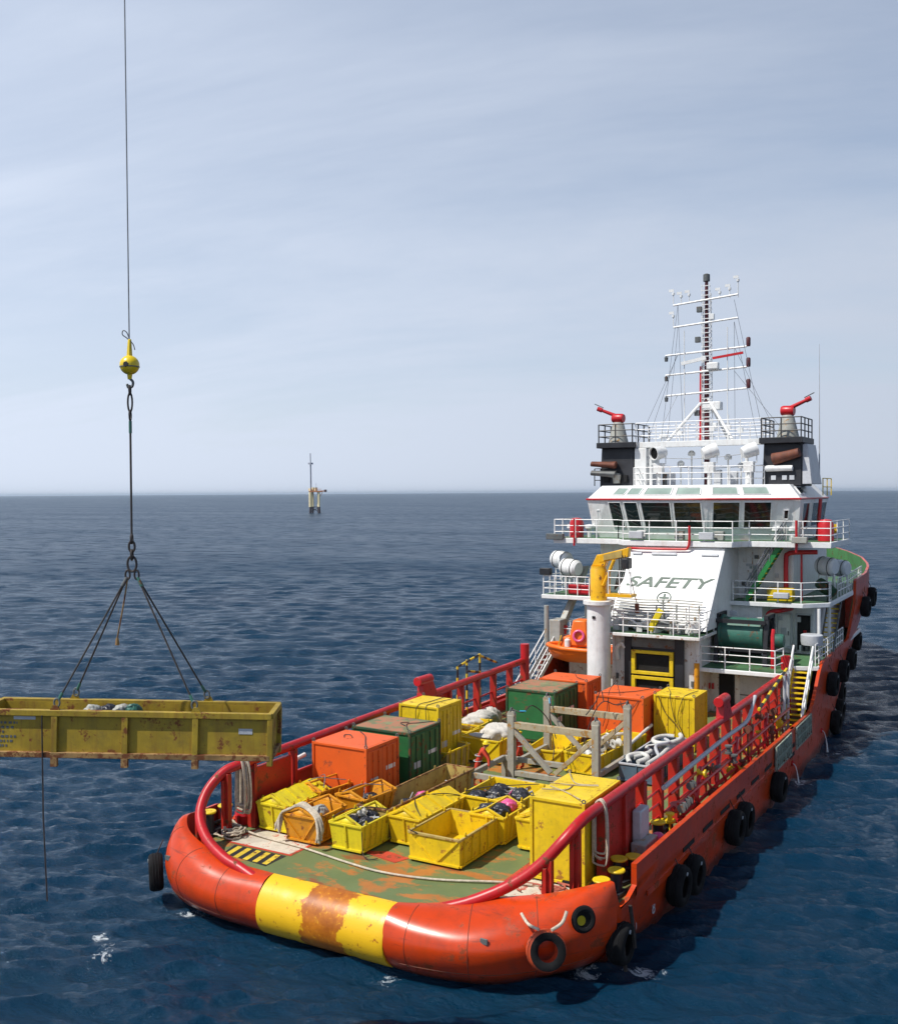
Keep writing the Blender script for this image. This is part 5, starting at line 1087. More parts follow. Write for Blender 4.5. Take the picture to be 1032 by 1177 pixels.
# contents
k = 0
for (x, y, z, r_, m, lab) in [(6.2, -2.85, 2.9, .30, PLBAG, 'black rubbish bag in the small yellow skip, nearer the stern'), (6.1, -2.4, 2.88, .28, PLBAG, 'black rubbish bag in the small yellow skip, toward the port side'), (6.6, -2.95, 2.98, .26, PINK, 'bright pink bag in the small yellow skip'),
        (7.6, -1.2, 2.72, .33, PLBAG, 'black rubbish bag at the port aft corner of the wide yellow skip'), (8.1, -1.7, 2.76, .33, PLBAG, 'black rubbish bag in the middle of the wide yellow skip'), (8.6, -2.4, 2.7, .33, PLBAG, 'black rubbish bag at the starboard side of the wide yellow skip'), (7.5, -2.3, 2.7, .3, PLBAG, 'black rubbish bag at the starboard aft corner of the wide yellow skip'), (9.0, -1.4, 2.66, .3, PLBAG, 'black rubbish bag at the forward end of the wide yellow skip'),
        (3.3, 1.15, 2.72, .26, PLBAG, 'black rubbish bag in the lemon yellow skip, port side'), (3.4, .65, 2.72, .26, PLBAG, 'black rubbish bag in the lemon yellow skip, starboard side'), (4.0, .9, 2.75, .26, PLBAG, 'black rubbish bag in the lemon yellow skip, forward end'),
        (3.7, 2.75, 2.7, .28, GREY, 'grey crumpled sheet in the rope draped skip'), (5.7, 2.0, 2.72, .27, PLBAG, 'black rubbish bag in the orange yellow skip beside the orange box'), (5.7, 4.0, 2.68, .27, PLBAG, 'black rubbish bag in the skip behind the lidded port skip'),
        (5.9, .62, 2.66, .28, PLBAG, 'black bag near the after end of the long tan basket'), (6.9, .6, 2.68, .24, PINK, 'small pink bag in the long tan basket')]:
    bag(lab, (x, y, z), r_, m, seed=k, group='bags in the skips'); k += 1
bag('white paint can among the black bags in the lemon yellow skip', (3.65, .95, 2.98), .14, CANVAS, 'paint_can', (1, 1, 1.1), 'can', seed=40)
bag('large white bulk sack slumped on the braced yellow skip', (15.6, 2.1, 2.95), .8, CANVAS, 'bulk_sack', (1.0, .85, .5), seed=21)
bag('long white sack lying behind the port side yellow skip', (18.5, 4.7, 2.7), .7, CANVAS, 'bulk_sack', (1.7, .75, .45), seed=22)
bag('flat white sheet folded on the rim of the braced yellow skip', (14.75, 2.5, 2.98), .5, CANVAS, 'sheet', (.5, 1.1, .16), 'sheet', seed=23)
bag('pale sacks piled on the deck ahead of the port side yellow skip', (20.2, 5.0, 2.35), .6, CANVAS, 'bulk_sack', (1.2, .8, .8), seed=24)
rd = random.Random(5)
for i in range(9):       # hose couplings in the yellow basket
    x = 15.2 + i*.45; y = -2.35 + rd.uniform(-.35, .35); g = MB(); ax = V((rd.uniform(-1, 1), rd.uniform(-1, 1), rd.uniform(-.2, .6))).normalized()
    g.lathe([(.10, -.18), (.22, -.18), (.22, -.1), (.14, -.08), (.14, .1), (.22, .12), (.22, .18), (.10, .18)], (0, 0, 0), ax, 14, close=True); o = g.build('hose_coupling', HOSEW); o.location = (x, y, 2.62+rd.uniform(0, .12)); tag(o, 'white flanged hose coupling heaped in the yellow skip beside the grey frame', 'coupling', 'white couplings in the yellow skip')
lab = ['white hose looped in a wide ring on the slate blue basket', 'white hose lying straight along the slate blue basket, rail side', 'white hose curling over the after end of the slate blue basket', 'grey white hose snaking across the middle of the slate blue basket']
HP = [[(18.6+.9*math.cos(a_), -4.5+.55*math.sin(a_), 2.75+.03*a_) for a_ in np.linspace(0, 5.6, 12)], [(14.9, -4.9, 2.68), (16.2, -5.0, 2.72), (17.6, -4.9, 2.7), (19.3, -5.05, 2.72)], [(14.8, -4.2, 2.66), (15.3, -3.95, 2.78), (15.9, -4.3, 2.78), (15.5, -4.7, 2.76), (14.9, -4.5, 2.7)], [(15.5, -4.1, 2.7), (16.4, -4.5, 2.76), (17.2, -4.1, 2.74), (18.0, -4.6, 2.7)]]
for l_, p in zip(lab, HP): tag(MB().tube(arc(p, 5), .10, 10).build('hose', HOSEW), l_, 'hose', 'white hoses in the blue basket')
bag('dark tarpaulin bundle among the white hoses in the slate blue basket', (16.9, -4.5, 2.6), .5, PLBAG, 'tarpaulin', (1.3, .8, .5), 'tarpaulin', seed=33)
tag(MB().tube([(17.2, -3.3, 2.75), (19.9, -3.35, 3.05)], .07, 8).build('white_pole', HOSEW), 'white pole resting across the yellow skip of hose fittings', 'pole')

# ---- grey lifting frame
fr = thing('steel_frame', 'grey steel cradle frame with rust stained top beams and diagonal braces', 'frame', (14, -1.9, DZ))
xa, xb, y0, y1 = 12.45, 15.85, -.12, -3.72
for x in (xa, xb):
    for y in (y0, y1):
        g = MB(); g.bx(x-.13, x+.13, y-.14, y+.14, DZ, 4.6); g.lathe([(0, -.1), (.17, -.1), (.17, .1), (0, .1)], (x, y, 4.62), (1, 0, 0), 14); po = g.build('post', FRAMEGREY, fr, bev=.01)
        g = MB(); ring(g, (x, y, 4.8), (0, 1, 0), .09, .035, 12, 6); g.build('shackle', GREYDK, po)
    MB().bar((x, y0-.14, 4.22), (x, y1+.14, 4.22), .2, .26).build('top_beam', GREYRUST, fr, bev=.01)
    MB().bar((x, y0-.1, 4.0), (x, (y0+y1)/2+.1, 2.5), .17, .2, up=(1, 0, 0)).build('brace', FRAMEGREY, fr, bev=.01)
    MB().bar((x, y1+.1, 4.0), (x, (y0+y1)/2-.1, 2.5), .17, .2, up=(1, 0, 0)).build('brace', GREYRUST, fr, bev=.01)
    MB().bar((x, y0-.14, 2.3), (x, y1+.14, 2.3), .18, .2).build('lower_beam', FRAMEGREY, fr, bev=.01)
for y in (y0, y1): MB().bar((xa, y, 2.62), (xb, y, 2.62), .16, .2).build('side_beam', FRAMEGREY, fr, bev=.01)
for a, b in (((10.05, .45, 2.72), (12.9, .45, 2.72)), ((10.05, .45, 2.72), (10.05, -2.3, 2.72)), ((12.9, .45, 2.72), (12.9, -2.3, 2.72))): MB().bar(a, b, .15, .2).build('base_beam', FRAMEGREY, fr, bev=.01)
for x, y in ((10.05, .45), (12.9, .45), (10.05, -2.3)): MB().bx(x-.09, x+.09, y-.09, y+.09, DZ, 2.7).build('base_post', FRAMEGREY, fr)
sling([[(12.45, -.12, 4.85), (12.5, -.6, 4.75), (13.2, -.7, 4.9), (14.0, -1.0, 4.2), (14.1, -1.2, 3.2), (13.6, -1.4, 2.7)]], 'dark sling with blue sleeve hanging from the nearer port post of the grey frame', .022, sleeves=[[(12.5, -.45, 4.78), (12.6, -.68, 4.78)]])
sling([[(15.85, -.12, 4.85), (15.7, -.3, 4.6), (15.3, -.5, 4.0), (15.0, -.9, 3.2)]], 'dark sling with blue sleeve hanging from the far port post of the grey frame', .022, sleeves=[[(15.75, -.25, 4.7), (15.6, -.35, 4.5)]])
sling([[(15.85, -3.72, 4.85), (15.6, -3.3, 4.75), (15.3, -2.9, 4.9), (14.9, -2.6, 4.4), (14.6, -2.3, 3.2)], [(15.3, -2.9, 4.9), (15.5, -2.7, 5.3), (15.4, -2.5, 4.8), (15.1, -2.2, 4.3)]], 'dark slings heaped over the starboard post and beam of the grey frame', .022)
for y, c_ in ((-.6, 'blue'), (-1.1, 'green')): tag(MB().lathe([(0, 0), (.16, 0), (.17, .02), (.17, .42), (.05, .47), (0, .48)], (11.2, y, DZ), n=14).build('drum', BLUESL if c_ == 'blue' else GREEN), 'small %s drum on deck inside the low end of the grey frame' % c_, 'drum')

# ---- ropes
def rope(label, pts, r=.05, n=6, name='rope', mat=ROPE, grp=None): return tag(MB().tube(arc(pts, n), r, 7).build(name, mat), label, 'rope', grp)
rope('pale mooring rope stretched across the stern deck from port to starboard', [(2.75, 6.25, 2.5), (2.55, 5.3, 2.1), (2.45, 4.2, 1.97), (2.3, 2.4, 1.96), (1.95, .4, 1.96), (1.8, -1.1, 1.96), (2.1, -2.8, 1.96), (2.85, -4.6, 1.97), (3.1, -5.5, 1.97)], .034)
rd = random.Random(9)
def hank(label, c, n, drop, dx=.22, dy=.1, r=.035):
    g = MB(); c = V(c)
    for k in range(n):
        ox, oy = rd.uniform(-dx, dx), rd.uniform(-dy, dy); L = drop*rd.uniform(.75, 1.0)
        g.tube(arc([c+V((ox-.05, .19+oy, -L)), c+V((ox, .2+oy, -.2)), c+V((ox, 0, .2)), c+V((ox, -.2-oy, -.2)), c+V((ox+.06, -.19-oy, -L*.95)), c+V((ox+.03, 0, -L-.08)), c+V((ox-.05, .19+oy, -L))], 4), r, 6)
    return tag(g.build('rope_hank', ROPE), label, 'rope')
hank('thick hank of pale rope hung over the port cargo rail beneath the lifted basket', (2.75, 5.3, 4.25), 13, 1.75)
hank('thin grey rope hung over the starboard cargo rail beside the big yellow box', (4.2, -7.2, 4.25), 4, 1.7, .09, .03, .03)
g = MB()
for k in range(12):
    y0_ = 2.1 + rd.uniform(0, .35); o_ = rd.uniform(-.14, .14); xx = 2.62 + o_
    g.tube(arc([(2.45+o_*.3, 3.55+rd.uniform(-.1, .1), 2.35+rd.uniform(-.15, .1)), (xx, 3.45, 2.85), (xx+.05, 3.1, 3.06), (xx+.1, 2.75, 3.2+rd.uniform(-.03, .05)), (xx+.12, 2.4, 3.1), (xx, 2.0, 2.92), (xx-.1, 1.82+rd.uniform(-.06, .06), 2.55), (xx-.15, 1.8+rd.uniform(-.06, .06), 2.2+rd.uniform(-.1, .2))], 4), .035, 6)
tag(g.build('rope_bundle', ROPE), 'tangled pale rope draped over the end of the orange yellow skip', 'rope')
g = MB()
for k in range(9):
    c = V((2.0+rd.uniform(-.15, .2), 5.35+rd.uniform(-.25, .25), DZ+.06+.03*k)); a0 = rd.uniform(0, 6)
    g.tube([c + V((math.cos(t)*rd.uniform(.2, .34), math.sin(t)*rd.uniform(.2, .34), rd.uniform(-.02, .05))) for t in np.linspace(a0, a0+5.5, 12)], .032, 6)
tag(g.build('rope_coil', ROPE), 'untidy coil of pale rope on deck inside the port stern quarter', 'rope')
g = MB()
for k in range(7):
    a0 = rd.uniform(0, 6); c = V((3.0+rd.uniform(-.3, .5), -5.9+rd.uniform(-.5, .4), DZ+.05)); g.tube([c + V((math.cos(t)*.35, math.sin(t)*.5, .01*k)) for t in np.linspace(a0, a0+3.2, 9)], .03, 6)
tag(g.build('rope_coil', paint('red_rope', (.45, .12, .08), .85, .15, sc=8, bump=0)), 'loose red rope coils on the white deck patch at the starboard stern', 'rope')

# ---- tyre fenders
def tyre(label, c, ax, Ro=.64, wd=.50, mat=RUBBER, chain=True, group='tyre fenders round the hull'):
    t = thing('tyre_fender', label, 'fender', c, group=group); c = V(c); ax = V(ax).normalized(); h_ = wd/2
    prof = [(Ro*.52, -h_*.8), (Ro*.62, -h_), (Ro*.86, -h_*1.0), (Ro*.96, -h_*.78), (Ro, -h_*.45), (Ro, h_*.45), (Ro*.96, h_*.78), (Ro*.86, h_), (Ro*.62, h_), (Ro*.52, h_*.8), (Ro*.58, h_*.4), (Ro*.72, 0), (Ro*.58, -h_*.4)]
    g = MB(); g.lathe(prof, c, ax, 32, close=True); ty = g.build('tyre', mat, t, smooth=45)
    g = MB(); 
    for s in (-1, 1):
        for q in (-.2, .0, .2): ring(g, c + ax*h_*q*1.9, ax, Ro*.995, .018, 32, 5)
        break
    g.build('tread_ribs', mat, ty)
    if mat is RUBBERO: MB().lathe([(Ro*.52, h_*.8), (Ro*.62, h_*1.01), (Ro*.93, h_*.99), (Ro*.9, h_*1.03), (Ro*.64, h_*1.05)], c, ax, 32, close=True).build('tyre_wall', RUBBER, t, smooth=45)
    if chain:
        inward = ax if ax.dot(V((0, YC-c.y, 0))) > 0 else -ax
        a = c + V((0, 0, Ro*.5)); b_ = c + inward*h_*1.05 + V((0, 0, Ro+.45)); g = MB(); side = V((0, 0, 1)).cross(inward).normalized()
        g.tube([a, c + inward*h_*.2 + V((0, 0, Ro+.04)), b_], .02, 6)
        g.build('chain', WIRE, t)
        MB().lathe([(0, 0), (.06, 0), (.06, .03), (0, .03)], c - inward*(h_+.0) + V((0, 0, Ro*.66)) , -inward, 10).build('chain_plate', PALEGREY, t)
    return t
def hy(x, z): return YC - hb(x, z)
def side_tyre(label, x, z, **k): return tyre(label, (x, hy(x, z) - .27, z), (.02, 1, .04), **k)
tyre('orange painted tyre fender hung on the starboard stern corner', (.60, -7.1, 1.38), (-.75, -.6, .25),   .52, .44, RUBBERO, chain=False)
side_tyre('black tyre fender half under water below the starboard mooring notch', 3.0, .9, Ro=.58)
side_tyre('nearer tyre of the first pair along the starboard hull', 7.45, 1.05); side_tyre('farther tyre of the first pair along the starboard hull', 8.85, .95)
side_tyre('nearer tyre of the second pair along the starboard hull', 13.7, 1.1); side_tyre('farther tyre of the second pair along the starboard hull', 15.0, 1.05)
side_tyre('single tyre fender hanging below the pale mesh side gate', 20.6, .85)
for x, z, lab in ((35.6, .62, 'lowest tyre row under the forward deck, nearest the stern'), (39.6, .5, 'lowest tyre row under the forward deck, middle one'), (44.6, .6, 'lowest tyre row under the forward deck, nearest the bow'),
                  (33.0, 3.2, 'upper tyre row beside the yellow stairs, nearest the stairs'), (37.3, 3.2, 'upper tyre row beside the yellow stairs, second from the stairs'), (41.8, 3.2, 'upper tyre row beside the yellow stairs, third from the stairs'), (47.2, 3.6, 'upper tyre row beside the yellow stairs, nearest the bow'),
                  (44.2, 6.2, 'topmost pair of tyres on the bow flare, nearer one'), (48.6, 6.4, 'topmost pair of tyres on the bow flare, farther one')): side_tyre(lab, x, z)
tyre('black tyre fender hanging in the water at the port stern corner', (.16, 6.80, 1.05), (.73, -.68, .03), .60, .46)
# white lashings of the orange tyre
tag(MB().tube(arc([(.62, -7.25, 1.95), (.95, -7.4, 2.05), (1.15, -7.45, 2.3)], 4), .045).build('rope', ROPE), 'pale lashing on the bow side of the orange painted tyre', 'rope')
tag(MB().tube(arc([(.48, -6.95, 1.95), (.55, -6.6, 2.0), (.75, -6.3, 2.15)], 4), .04).build('rope', ROPE), 'pale lashing on the roller side of the orange painted tyre', 'rope')

# ---- rescue boat on the port side
rb = thing('rescue_boat', 'orange rescue boat hanging by the davit behind the white crane pedestal', 'rescue boat', (28.75, 3.35, 3.95), R(-84), local=True)
st_ = [(-2.3, .12, .55, .95), (-2.0, .55, .2, .95), (-1.2, .85, .02, .88), (0, .95, 0, .85), (1.2, .92, .02, .85), (2.0, .85, .08, .88), (2.15, .8, .2, .9)]
g = MB(); rows = []
for x, w_, kz, sz in st_: rows.append([(x, -w_, sz), (x, -w_*.97, sz*.72+kz*.28), (x, -w_*.7, sz*.35+kz*.65), (x, -w_*.3, kz+.06), (x, 0, kz), (x, w_*.3, kz+.06), (x, w_*.7, sz*.35+kz*.65), (x, w_*.97, sz*.72+kz*.28), (x, w_, sz)])
g.grid(rows); g.add(rows[-1], [tuple(range(9))]); g.add([(x, s*w_*.98, sz-.05) for x, w_, kz, sz in st_ for s in (-1, 1)], [(2*i, 2*i+1, 2*i+3, 2*i+2) for i in range(len(st_)-1)])
hl = g.build('hull', BOATOR, rb, smooth=50)
g = MB(); g.tube([(x, -w_, sz) for x, w_, kz, sz in st_[::-1]] + [(x, w_, sz) for x, w_, kz, sz in st_], .13, 10); g.build('fender_collar', BOATOR, rb, smooth=60)
g = MB(); g.hexa([(-1.5, -.5, .9), (-.5, -.5, .9), (-.5, .5, .9), (-1.5, .5, .9)], [(-1.3, -.42, 1.5), (-.6, -.42, 1.5), (-.6, .42, 1.5), (-1.3, .42, 1.5)]); g.build('console', BOATOR, rb, bev=.06)
g = MB(); g.hexa([(-1.0, -.6, 1.0), (.2, -.6, 1.0), (.2, .6, 1.0), (-1.0, .6, 1.0)], [(-.75, -.45, 2.45), (.0, -.45, 2.45), (.0, .45, 2.45), (-.75, .45, 2.45)]); g.build('roll_bar', BOATOR, rb, bev=.1)
g = MB(); ring(g, (-.35, -.64, 1.6), (.1, -1, .2), .28, .07, 18, 8); g.build('life_ring', PINK, rb)
MB().lathe([(0, .9), (.16, .9), (.16, 1.35), (.08, 1.42), (0, 1.42)], (-1.0, -.62, 0), n=14).build('fuel_can', WHITE, rb)
MB().bar((-1.55, -.5, 1.0), (-1.4, -.48, 1.55), .2, .05).build('warning_board', STRIPEY, rb)
# ---- liferaft canisters and domes
def raft(label, c, ax, r=.52, L=1.3):
    t = thing('liferaft_canister', label, 'liferaft', c, group='white liferaft canisters'); c = V(c); ax = V(ax).normalized(); h_ = L/2
    g = MB(); g.lathe([(0, -h_), (r*.75, -h_*.96), (r*.97, -h_*.75), (r, -.06), (r*1.04, -.05), (r*1.04, .05), (r, .06), (r*.97, h_*.75), (r*.75, h_*.96), (0, h_)], c, ax, 24); g.build('canister', WHITE, t, smooth=35)
    for s in (-.45, .45): q = MB(); ring(q, c + ax*h_*s*1.1, ax, r*1.01, .025, 24, 6); q.build('strap', GREYDK, t)
    g = MB()
    for s in (-.4, .4): p = c + ax*h_*s; g.bar(p + V((-.25, -.25, -r*.8)), p + V((-.3, -.3, -r-.75)), .07); g.bar(p + V((.25, .25, -r*.8)), p + V((.3, .3, -r-.75)), .07)
    g.bar(c - ax*h_*.5 + V((0, 0, -r-.02)), c + ax*h_*.5 + V((0, 0, -r-.02)), .5, .05); g.build('cradle', WHITE, t)
raft('white liferaft canister at the port edge, nearer the sea', (33.4, 7.0, 9.35), (.3, 1, .1)); raft('white liferaft canister at the port edge, nearer the yellow crane', (32.6, 6.05, 8.95), (.3, 1, .1))
raft('white liferaft canister at the starboard edge, above the dark one', (36.0, -8.0, 9.25), (.4, 1, .1), .50, 1.15); raft('smaller white liferaft canister behind the starboard one, nearer the bow', (39.2, -8.2, 8.95), (.4, 1, .1), .46, 1.05)
o = tag(MB().lathe([(0, -.6), (.3, -.55), (.36, 0), (.3, .55), (0, .6)], (35.2, -8.1, 8.1), (.5, .8, .5), 16).build('buoy', GREENDK), 'dark green float lying under the starboard liferaft canister', 'float')

# ---- workers
def worker(label, loc, face, bend=.12, arm=((.22, .12, -.30), (.30, .20, -.55)), arm2=((.22, .12, -.30), (.22, .25, -.55)), step=.14):
    p = thing('person', label, 'person', loc, face, local=True, group='crew in red overalls')
    def skin_mesh(name, vs, es, rs, mat, parent, root=0, sub=2):
        me = bpy.data.meshes.new(name); me.from_pydata(vs, es, []); o = bpy.data.objects.new(name, me); COL.objects.link(o); o.parent = parent
        md = o.modifiers.new('skin', 'SKIN'); md.use_smooth_shade = True
        for i, r_ in enumerate(rs): me.skin_vertices[0].data[i].radius = (r_, r_) if not isinstance(r_, tuple) else r_
        me.skin_vertices[0].data[root].use_root = True
        s_ = o.modifiers.new('sub', 'SUBSURF'); s_.levels = s_.render_levels = sub; me.materials.append(mat); return o
    f = bend   # lean forward along +x
    hip = V((0, 0, .93)); sp_ = V((f*.5, 0, 1.15)); ch = V((f, 0, 1.36)); nk = V((f*1.25, 0, 1.50)); hd = V((f*1.5+.02, 0, 1.62))
    vs = [hip, sp_, ch, nk]; es = [(0, 1), (1, 2), (2, 3)]; rs = [(.16, .13), (.155, .12), (.17, .13), .065]
    for s in (-1, 1):
        b = len(vs); st2 = step*s
        vs += [V((0, .10*s, .88)), V((.03+st2, .12*s, .50)), V((-.02+st2, .13*s, .10)), V((.14+st2, .14*s, .04))]; es += [(0, b), (b, b+1), (b+1, b+2), (b+2, b+3)]; rs += [.105, .078, .06, .05]
        a1, a2 = (arm if s > 0 else arm2); sh = ch + V((.0, .2*s, .06)); el = sh + V((a1[0], a1[1]*s, a1[2])); wr = sh + V((a2[0], a2[1]*s, a2[2]))
        b = len(vs); vs += [sh, el, wr]; es += [(2, b), (b, b+1), (b+1, b+2)]; rs += [.08, .058, .042]
        hv, he = [wr], []; hr = [.035]; d = (wr-el).normalized(); side = d.cross(V((1, 0, 0))).normalized()
        palm = wr + d*.09; hv.append(palm); he.append((0, 1)); hr.append((.042, .02))
        for k, (o_, L_) in enumerate(((-.033, .075), (-.011, .085), (.011, .08), (.033, .065))):
            i = len(hv); k1 = palm + side*o_ + d*.03; k2 = k1 + d*L_*.5; k3 = k2 + d*L_*.35 + V((-.025, 0, 0)); hv += [k1, k2, k3]; he += [(1, i), (i, i+1), (i+1, i+2)]; hr += [.010, .009, .008]
        i = len(hv); t1 = wr + d*.04 + side*.045*-s; t2 = t1 + d*.04 + side*.02*-s; hv += [t1, t2]; he += [(0, i), (i, i+1)]; hr += [.012, .010]
        skin_mesh('hand', hv, he, hr, SKIN, p, 0, 1)
    skin_mesh('body', vs, es, rs, COVERALL, p)
    g = MB(); g.sphere(hd + V((0, 0, .02)), .1, 18, (1.08, .86, 1.22)); g.sphere(hd + V((.105, 0, .01)), .02, 8, (1, .8, 1.3)); g.tube([nk - V((0, 0, .03)), hd], .055, 10)
    for s in (-1, 1): g.sphere(hd + V((0, .09*s, .02)), .025, 8, (.8, .5, 1.3))
    hdo = g.build('head', SKIN, p, smooth=60)
    g = MB()
    for s in (-1, 1): g.sphere(hd + V((.098, .034*s, .035)), .010, 8)
    g.bar(hd + V((.098, -.025, -.05)), hd + V((.098, .025, -.05)), .008, .006); g.build('eyes_and_mouth', SHADEBLACK, hdo)
    g = MB(); g.lathe([(.155, .0), (.15, .012), (.125, .015), (.122, .05), (.10, .10), (.06, .13), (0, .14)], hd + V((.01, 0, .055)), (-.08, 0, 1), 20); g.build('helmet', HELMET, p, smooth=60)
    g = MB()
    for z, r_ in ((1.22, .168), (1.0, .17)): ring(g, V((f*(z-.93)/.5*.6, 0, z)), (0, 0, 1), r_*.93, .018, 20, 6)
    g.build('reflective_bands', PALEGREY, p)
    return p
worker('worker in red overalls and yellow helmet bending behind the low grey frame', (11.35, .85, DZ), R(-60), .22)
worker('worker in red overalls standing behind the diagonal brace of the grey frame', (14.3, .45, DZ), R(100), .1, step=.1)

# ================================================================== the lift
LC = CAMP + (V((-5.24, 1.81, 8.0)) - CAMP) * (22.5/26)       # centre of the lifted basket's rim
ZL = LC.z; k_ = 22.5/26
lift = thing('cargo_basket', 'long worn olive yellow cargo basket hanging from the crane slings', 'basket', LC, R(-59.7+.6), local=True)
L_, W_, H_ = 6.22, 1.15, .96
tl = R(1.55)           # it hangs slightly down at one end
def lt(p): p = V(p); return V((p.x*math.cos(tl) + p.z*math.sin(tl), p.y, -p.x*math.sin(tl) + p.z*math.cos(tl)))
def lb_(mb):
    mb.v = [tuple(lt(p)) for p in mb.v]; return mb
l, w2 = L_/2, W_/2
g = MB(); t_ = .05
g.bx(-l, l, -w2, -w2+t_, -H_, 0); g.bx(-l, l, w2-t_, w2, -H_, 0); g.bx(-l, -l+t_, -w2+t_, w2-t_, -H_, 0); g.bx(l-t_, l, -w2+t_, w2-t_, -H_, 0); g.bx(-l+t_, l-t_, -w2+t_, w2-t_, -H_, -H_+.05)
lb_(g).build('body', OLIVE, lift, smooth=0, fix=False)
for y in (-w2-.02, w2+.02): lb_(MB().bar((-l-.06, y, .0), (l+.06, y, .0), .13, .13)).build('rim_bar', OLIVE, lift, bev=.01); lb_(MB().bar((-l-.03, y, -H_+.05), (l+.03, y, -H_+.05), .13, .12)).build('bottom_bar', RUSTY, lift, bev=.01)
for x in (-l-.03, l+.03): lb_(MB().bar((x, -w2, .0), (x, w2, .0), .12, .12)).build('rim_bar', OLIVE, lift, bev=.01); lb_(MB().bar((x, -w2, -H_+.05), (x, w2, -H_+.05), .12, .11)).build('bottom_bar', RUSTY, lift, bev=.01)
for x in (-l-.03, l+.03):
    for y in (-w2-.02, w2+.02): lb_(MB().bar((x, y, -H_-.12), (x, y, -.05), .12, .12)).build('corner_post', OLIVE, lift, bev=.01)
for x in (-1.53*k_*1.15, 0, 1.53*k_*1.15):
    for y in (-w2-.04, w2+.04):
        lb_(MB().bar((x, y, -H_), (x, y, -.06), .13, .08, up=(0, 1, 0))).build('side_post', OLIVE, lift, bev=.01); lb_(MB().bx(x-.07, x+.07, y-.05, y+.05, -H_-.2, -H_)).build('foot', RUSTY, lift)
LUG = []
for x in (-1.53*k_*1.15, 1.53*k_*1.15):
    for y in (-w2-.03, w2+.03):
        lb_(MB().add([(x-.12, y-.02, .04), (x+.12, y-.02, .04), (x+.05, y-.02, .17), (x-.05, y-.02, .17), (x-.12, y+.02, .04), (x+.12, y+.02, .04), (x+.05, y+.02, .17), (x-.05, y+.02, .17)], [(0,1,2,3), (7,6,5,4), (0,4,5,1), (1,5,6,2), (2,6,7,3), (3,7,4,0)])).build('lifting_lug', OLIVE, lift)
        LUG.append(lt((x, y, .15)))
lb_(MB().bx(-2.42, -1.95, -w2-.008, -w2-.002, -.16, -.09)).build('label', PALEGREY, lift, smooth=0); lb_(MB().bx(2.45, 2.75, -w2-.008, -w2-.002, -.4, -.28)).build('label', PALEGREY, lift, smooth=0)
Mw = Matrix.Translation(LC) @ Matrix.Rotation(R(-59.1), 4, 'Z')
def wl(p): return Mw @ V(p)
rd = random.Random(2); g = MB()       # worn black stencil marks, no longer legible
for j in range(6):
    x = -3.2
    while x < -2.35 - .12*(j % 3): d_ = rd.uniform(.02, .07); g.bx(x, x+d_, -w2-.006, -w2-.002, -.26-.1*j, -.21-.1*j); x += d_ + rd.uniform(.015, .05)
lb_(g).build('stencil_lettering', GREYDK, lift, smooth=0)
for k, (x, c_) in enumerate(((-.55, GREY), (-.2, PLBAG), (.1, GREY), (.35, TEAL))):
    o = bag(('grey', 'black', 'pale grey', 'teal')[k] + ' bundle showing above the rim of the lifted basket', wl((x-.4, .1, -.09)), .18, c_, 'bundle', (1.1, .9, .8), 'bundle', seed=50+k)
# stack of stuff that carries the bundles
tag(lb_(MB().bx(-1.3, .2, -.4, .4, -H_+.06, -.28)).build('packed_load', GREYDK, lift), None)
# hook, ball, wires
HK = wl((0, 0, 0)); HK = V((LC.x, LC.y, 0))
def up_(y_px): return CAMP.z + (563.5 - y_px)*22.5/1163
zr, zb_ = up_(640), up_(415)
def at(z): return V((LC.x, LC.y, z))
bl = thing('crane_ball', 'round yellow overhaul ball on the crane wire', 'crane ball', at(zb_))
rB = .215
MB().sphere(at(zb_), rB, 28).build('ball', BALLY, bl)
MB().lathe([(rB*1.005, -.012), (rB*1.012, 0), (rB*1.005, .012)], at(zb_)-V((0, 0, .04)), n=28).build('seam', GREYDK, bl)
vdir = (CAMP-at(zb_)).normalized(); em = (vdir + Rt*-.38 + V((0, 0, .12))).normalized(); g = MB(); g.lathe([(0, 0), (.055, 0), (.05, .02), (0, .02)], at(zb_)+em*(rB-.006), em, 16)
for k in range(6): a_ = k*math.pi/3; e1 = em.orthogonal().normalized(); e2 = em.cross(e1); g.sphere(at(zb_)+em*(rB-.002)+(e1*math.cos(a_)+e2*math.sin(a_))*.05, .014, 8)
g.build('plug', BLACK, bl)
MB().hexa([at(zb_+rB-.03)+V((-.05, -.05, 0)), at(zb_+rB-.03)+V((.05, -.05, 0)), at(zb_+rB-.03)+V((.05, .05, 0)), at(zb_+rB-.03)+V((-.05, .05, 0))], [at(zb_+rB+.36)+V((-.02, -.03, 0)), at(zb_+rB+.36)+V((.04, -.03, 0)), at(zb_+rB+.36)+V((.04, .03, 0)), at(zb_+rB+.36)+V((-.02, .03, 0))]).build('wedge_socket', BALLY, bl, bev=.015)
MB().lathe([(0, -.1), (.045, -.1), (.06, .02), (0, .02)], at(zb_-rB), n=14).build('swivel', BALLY, bl)
g = MB(); g.tube(arc([at(zb_-rB-.08), at(zb_-rB-.16)+Rt*.07, at(zb_-rB-.26)+Rt*.05, at(zb_-rB-.28)-Rt*.03, at(zb_-rB-.2)-Rt*.06], 5), [.03]*20+[.02], 8); g.build('hook', GREYDK, bl)
wv = MB(); wv.tube([at(zb_+rB+.3)+V((0, 0, 0)), at(zb_+12)+V((-.0, .02, 0)), at(34)], .014, 8)
wv.tube(arc([at(zb_+rB+.36), at(zb_+rB+.5)-Rt*.05, at(zb_+rB+.55)-Rt*.13, at(zb_+rB+.46)-Rt*.15, at(zb_+rB+.38)-Rt*.05, at(zb_+rB+.25)+Rt*.08, at(zb_+rB+.12)+Rt*.12], 5), .013, 6)
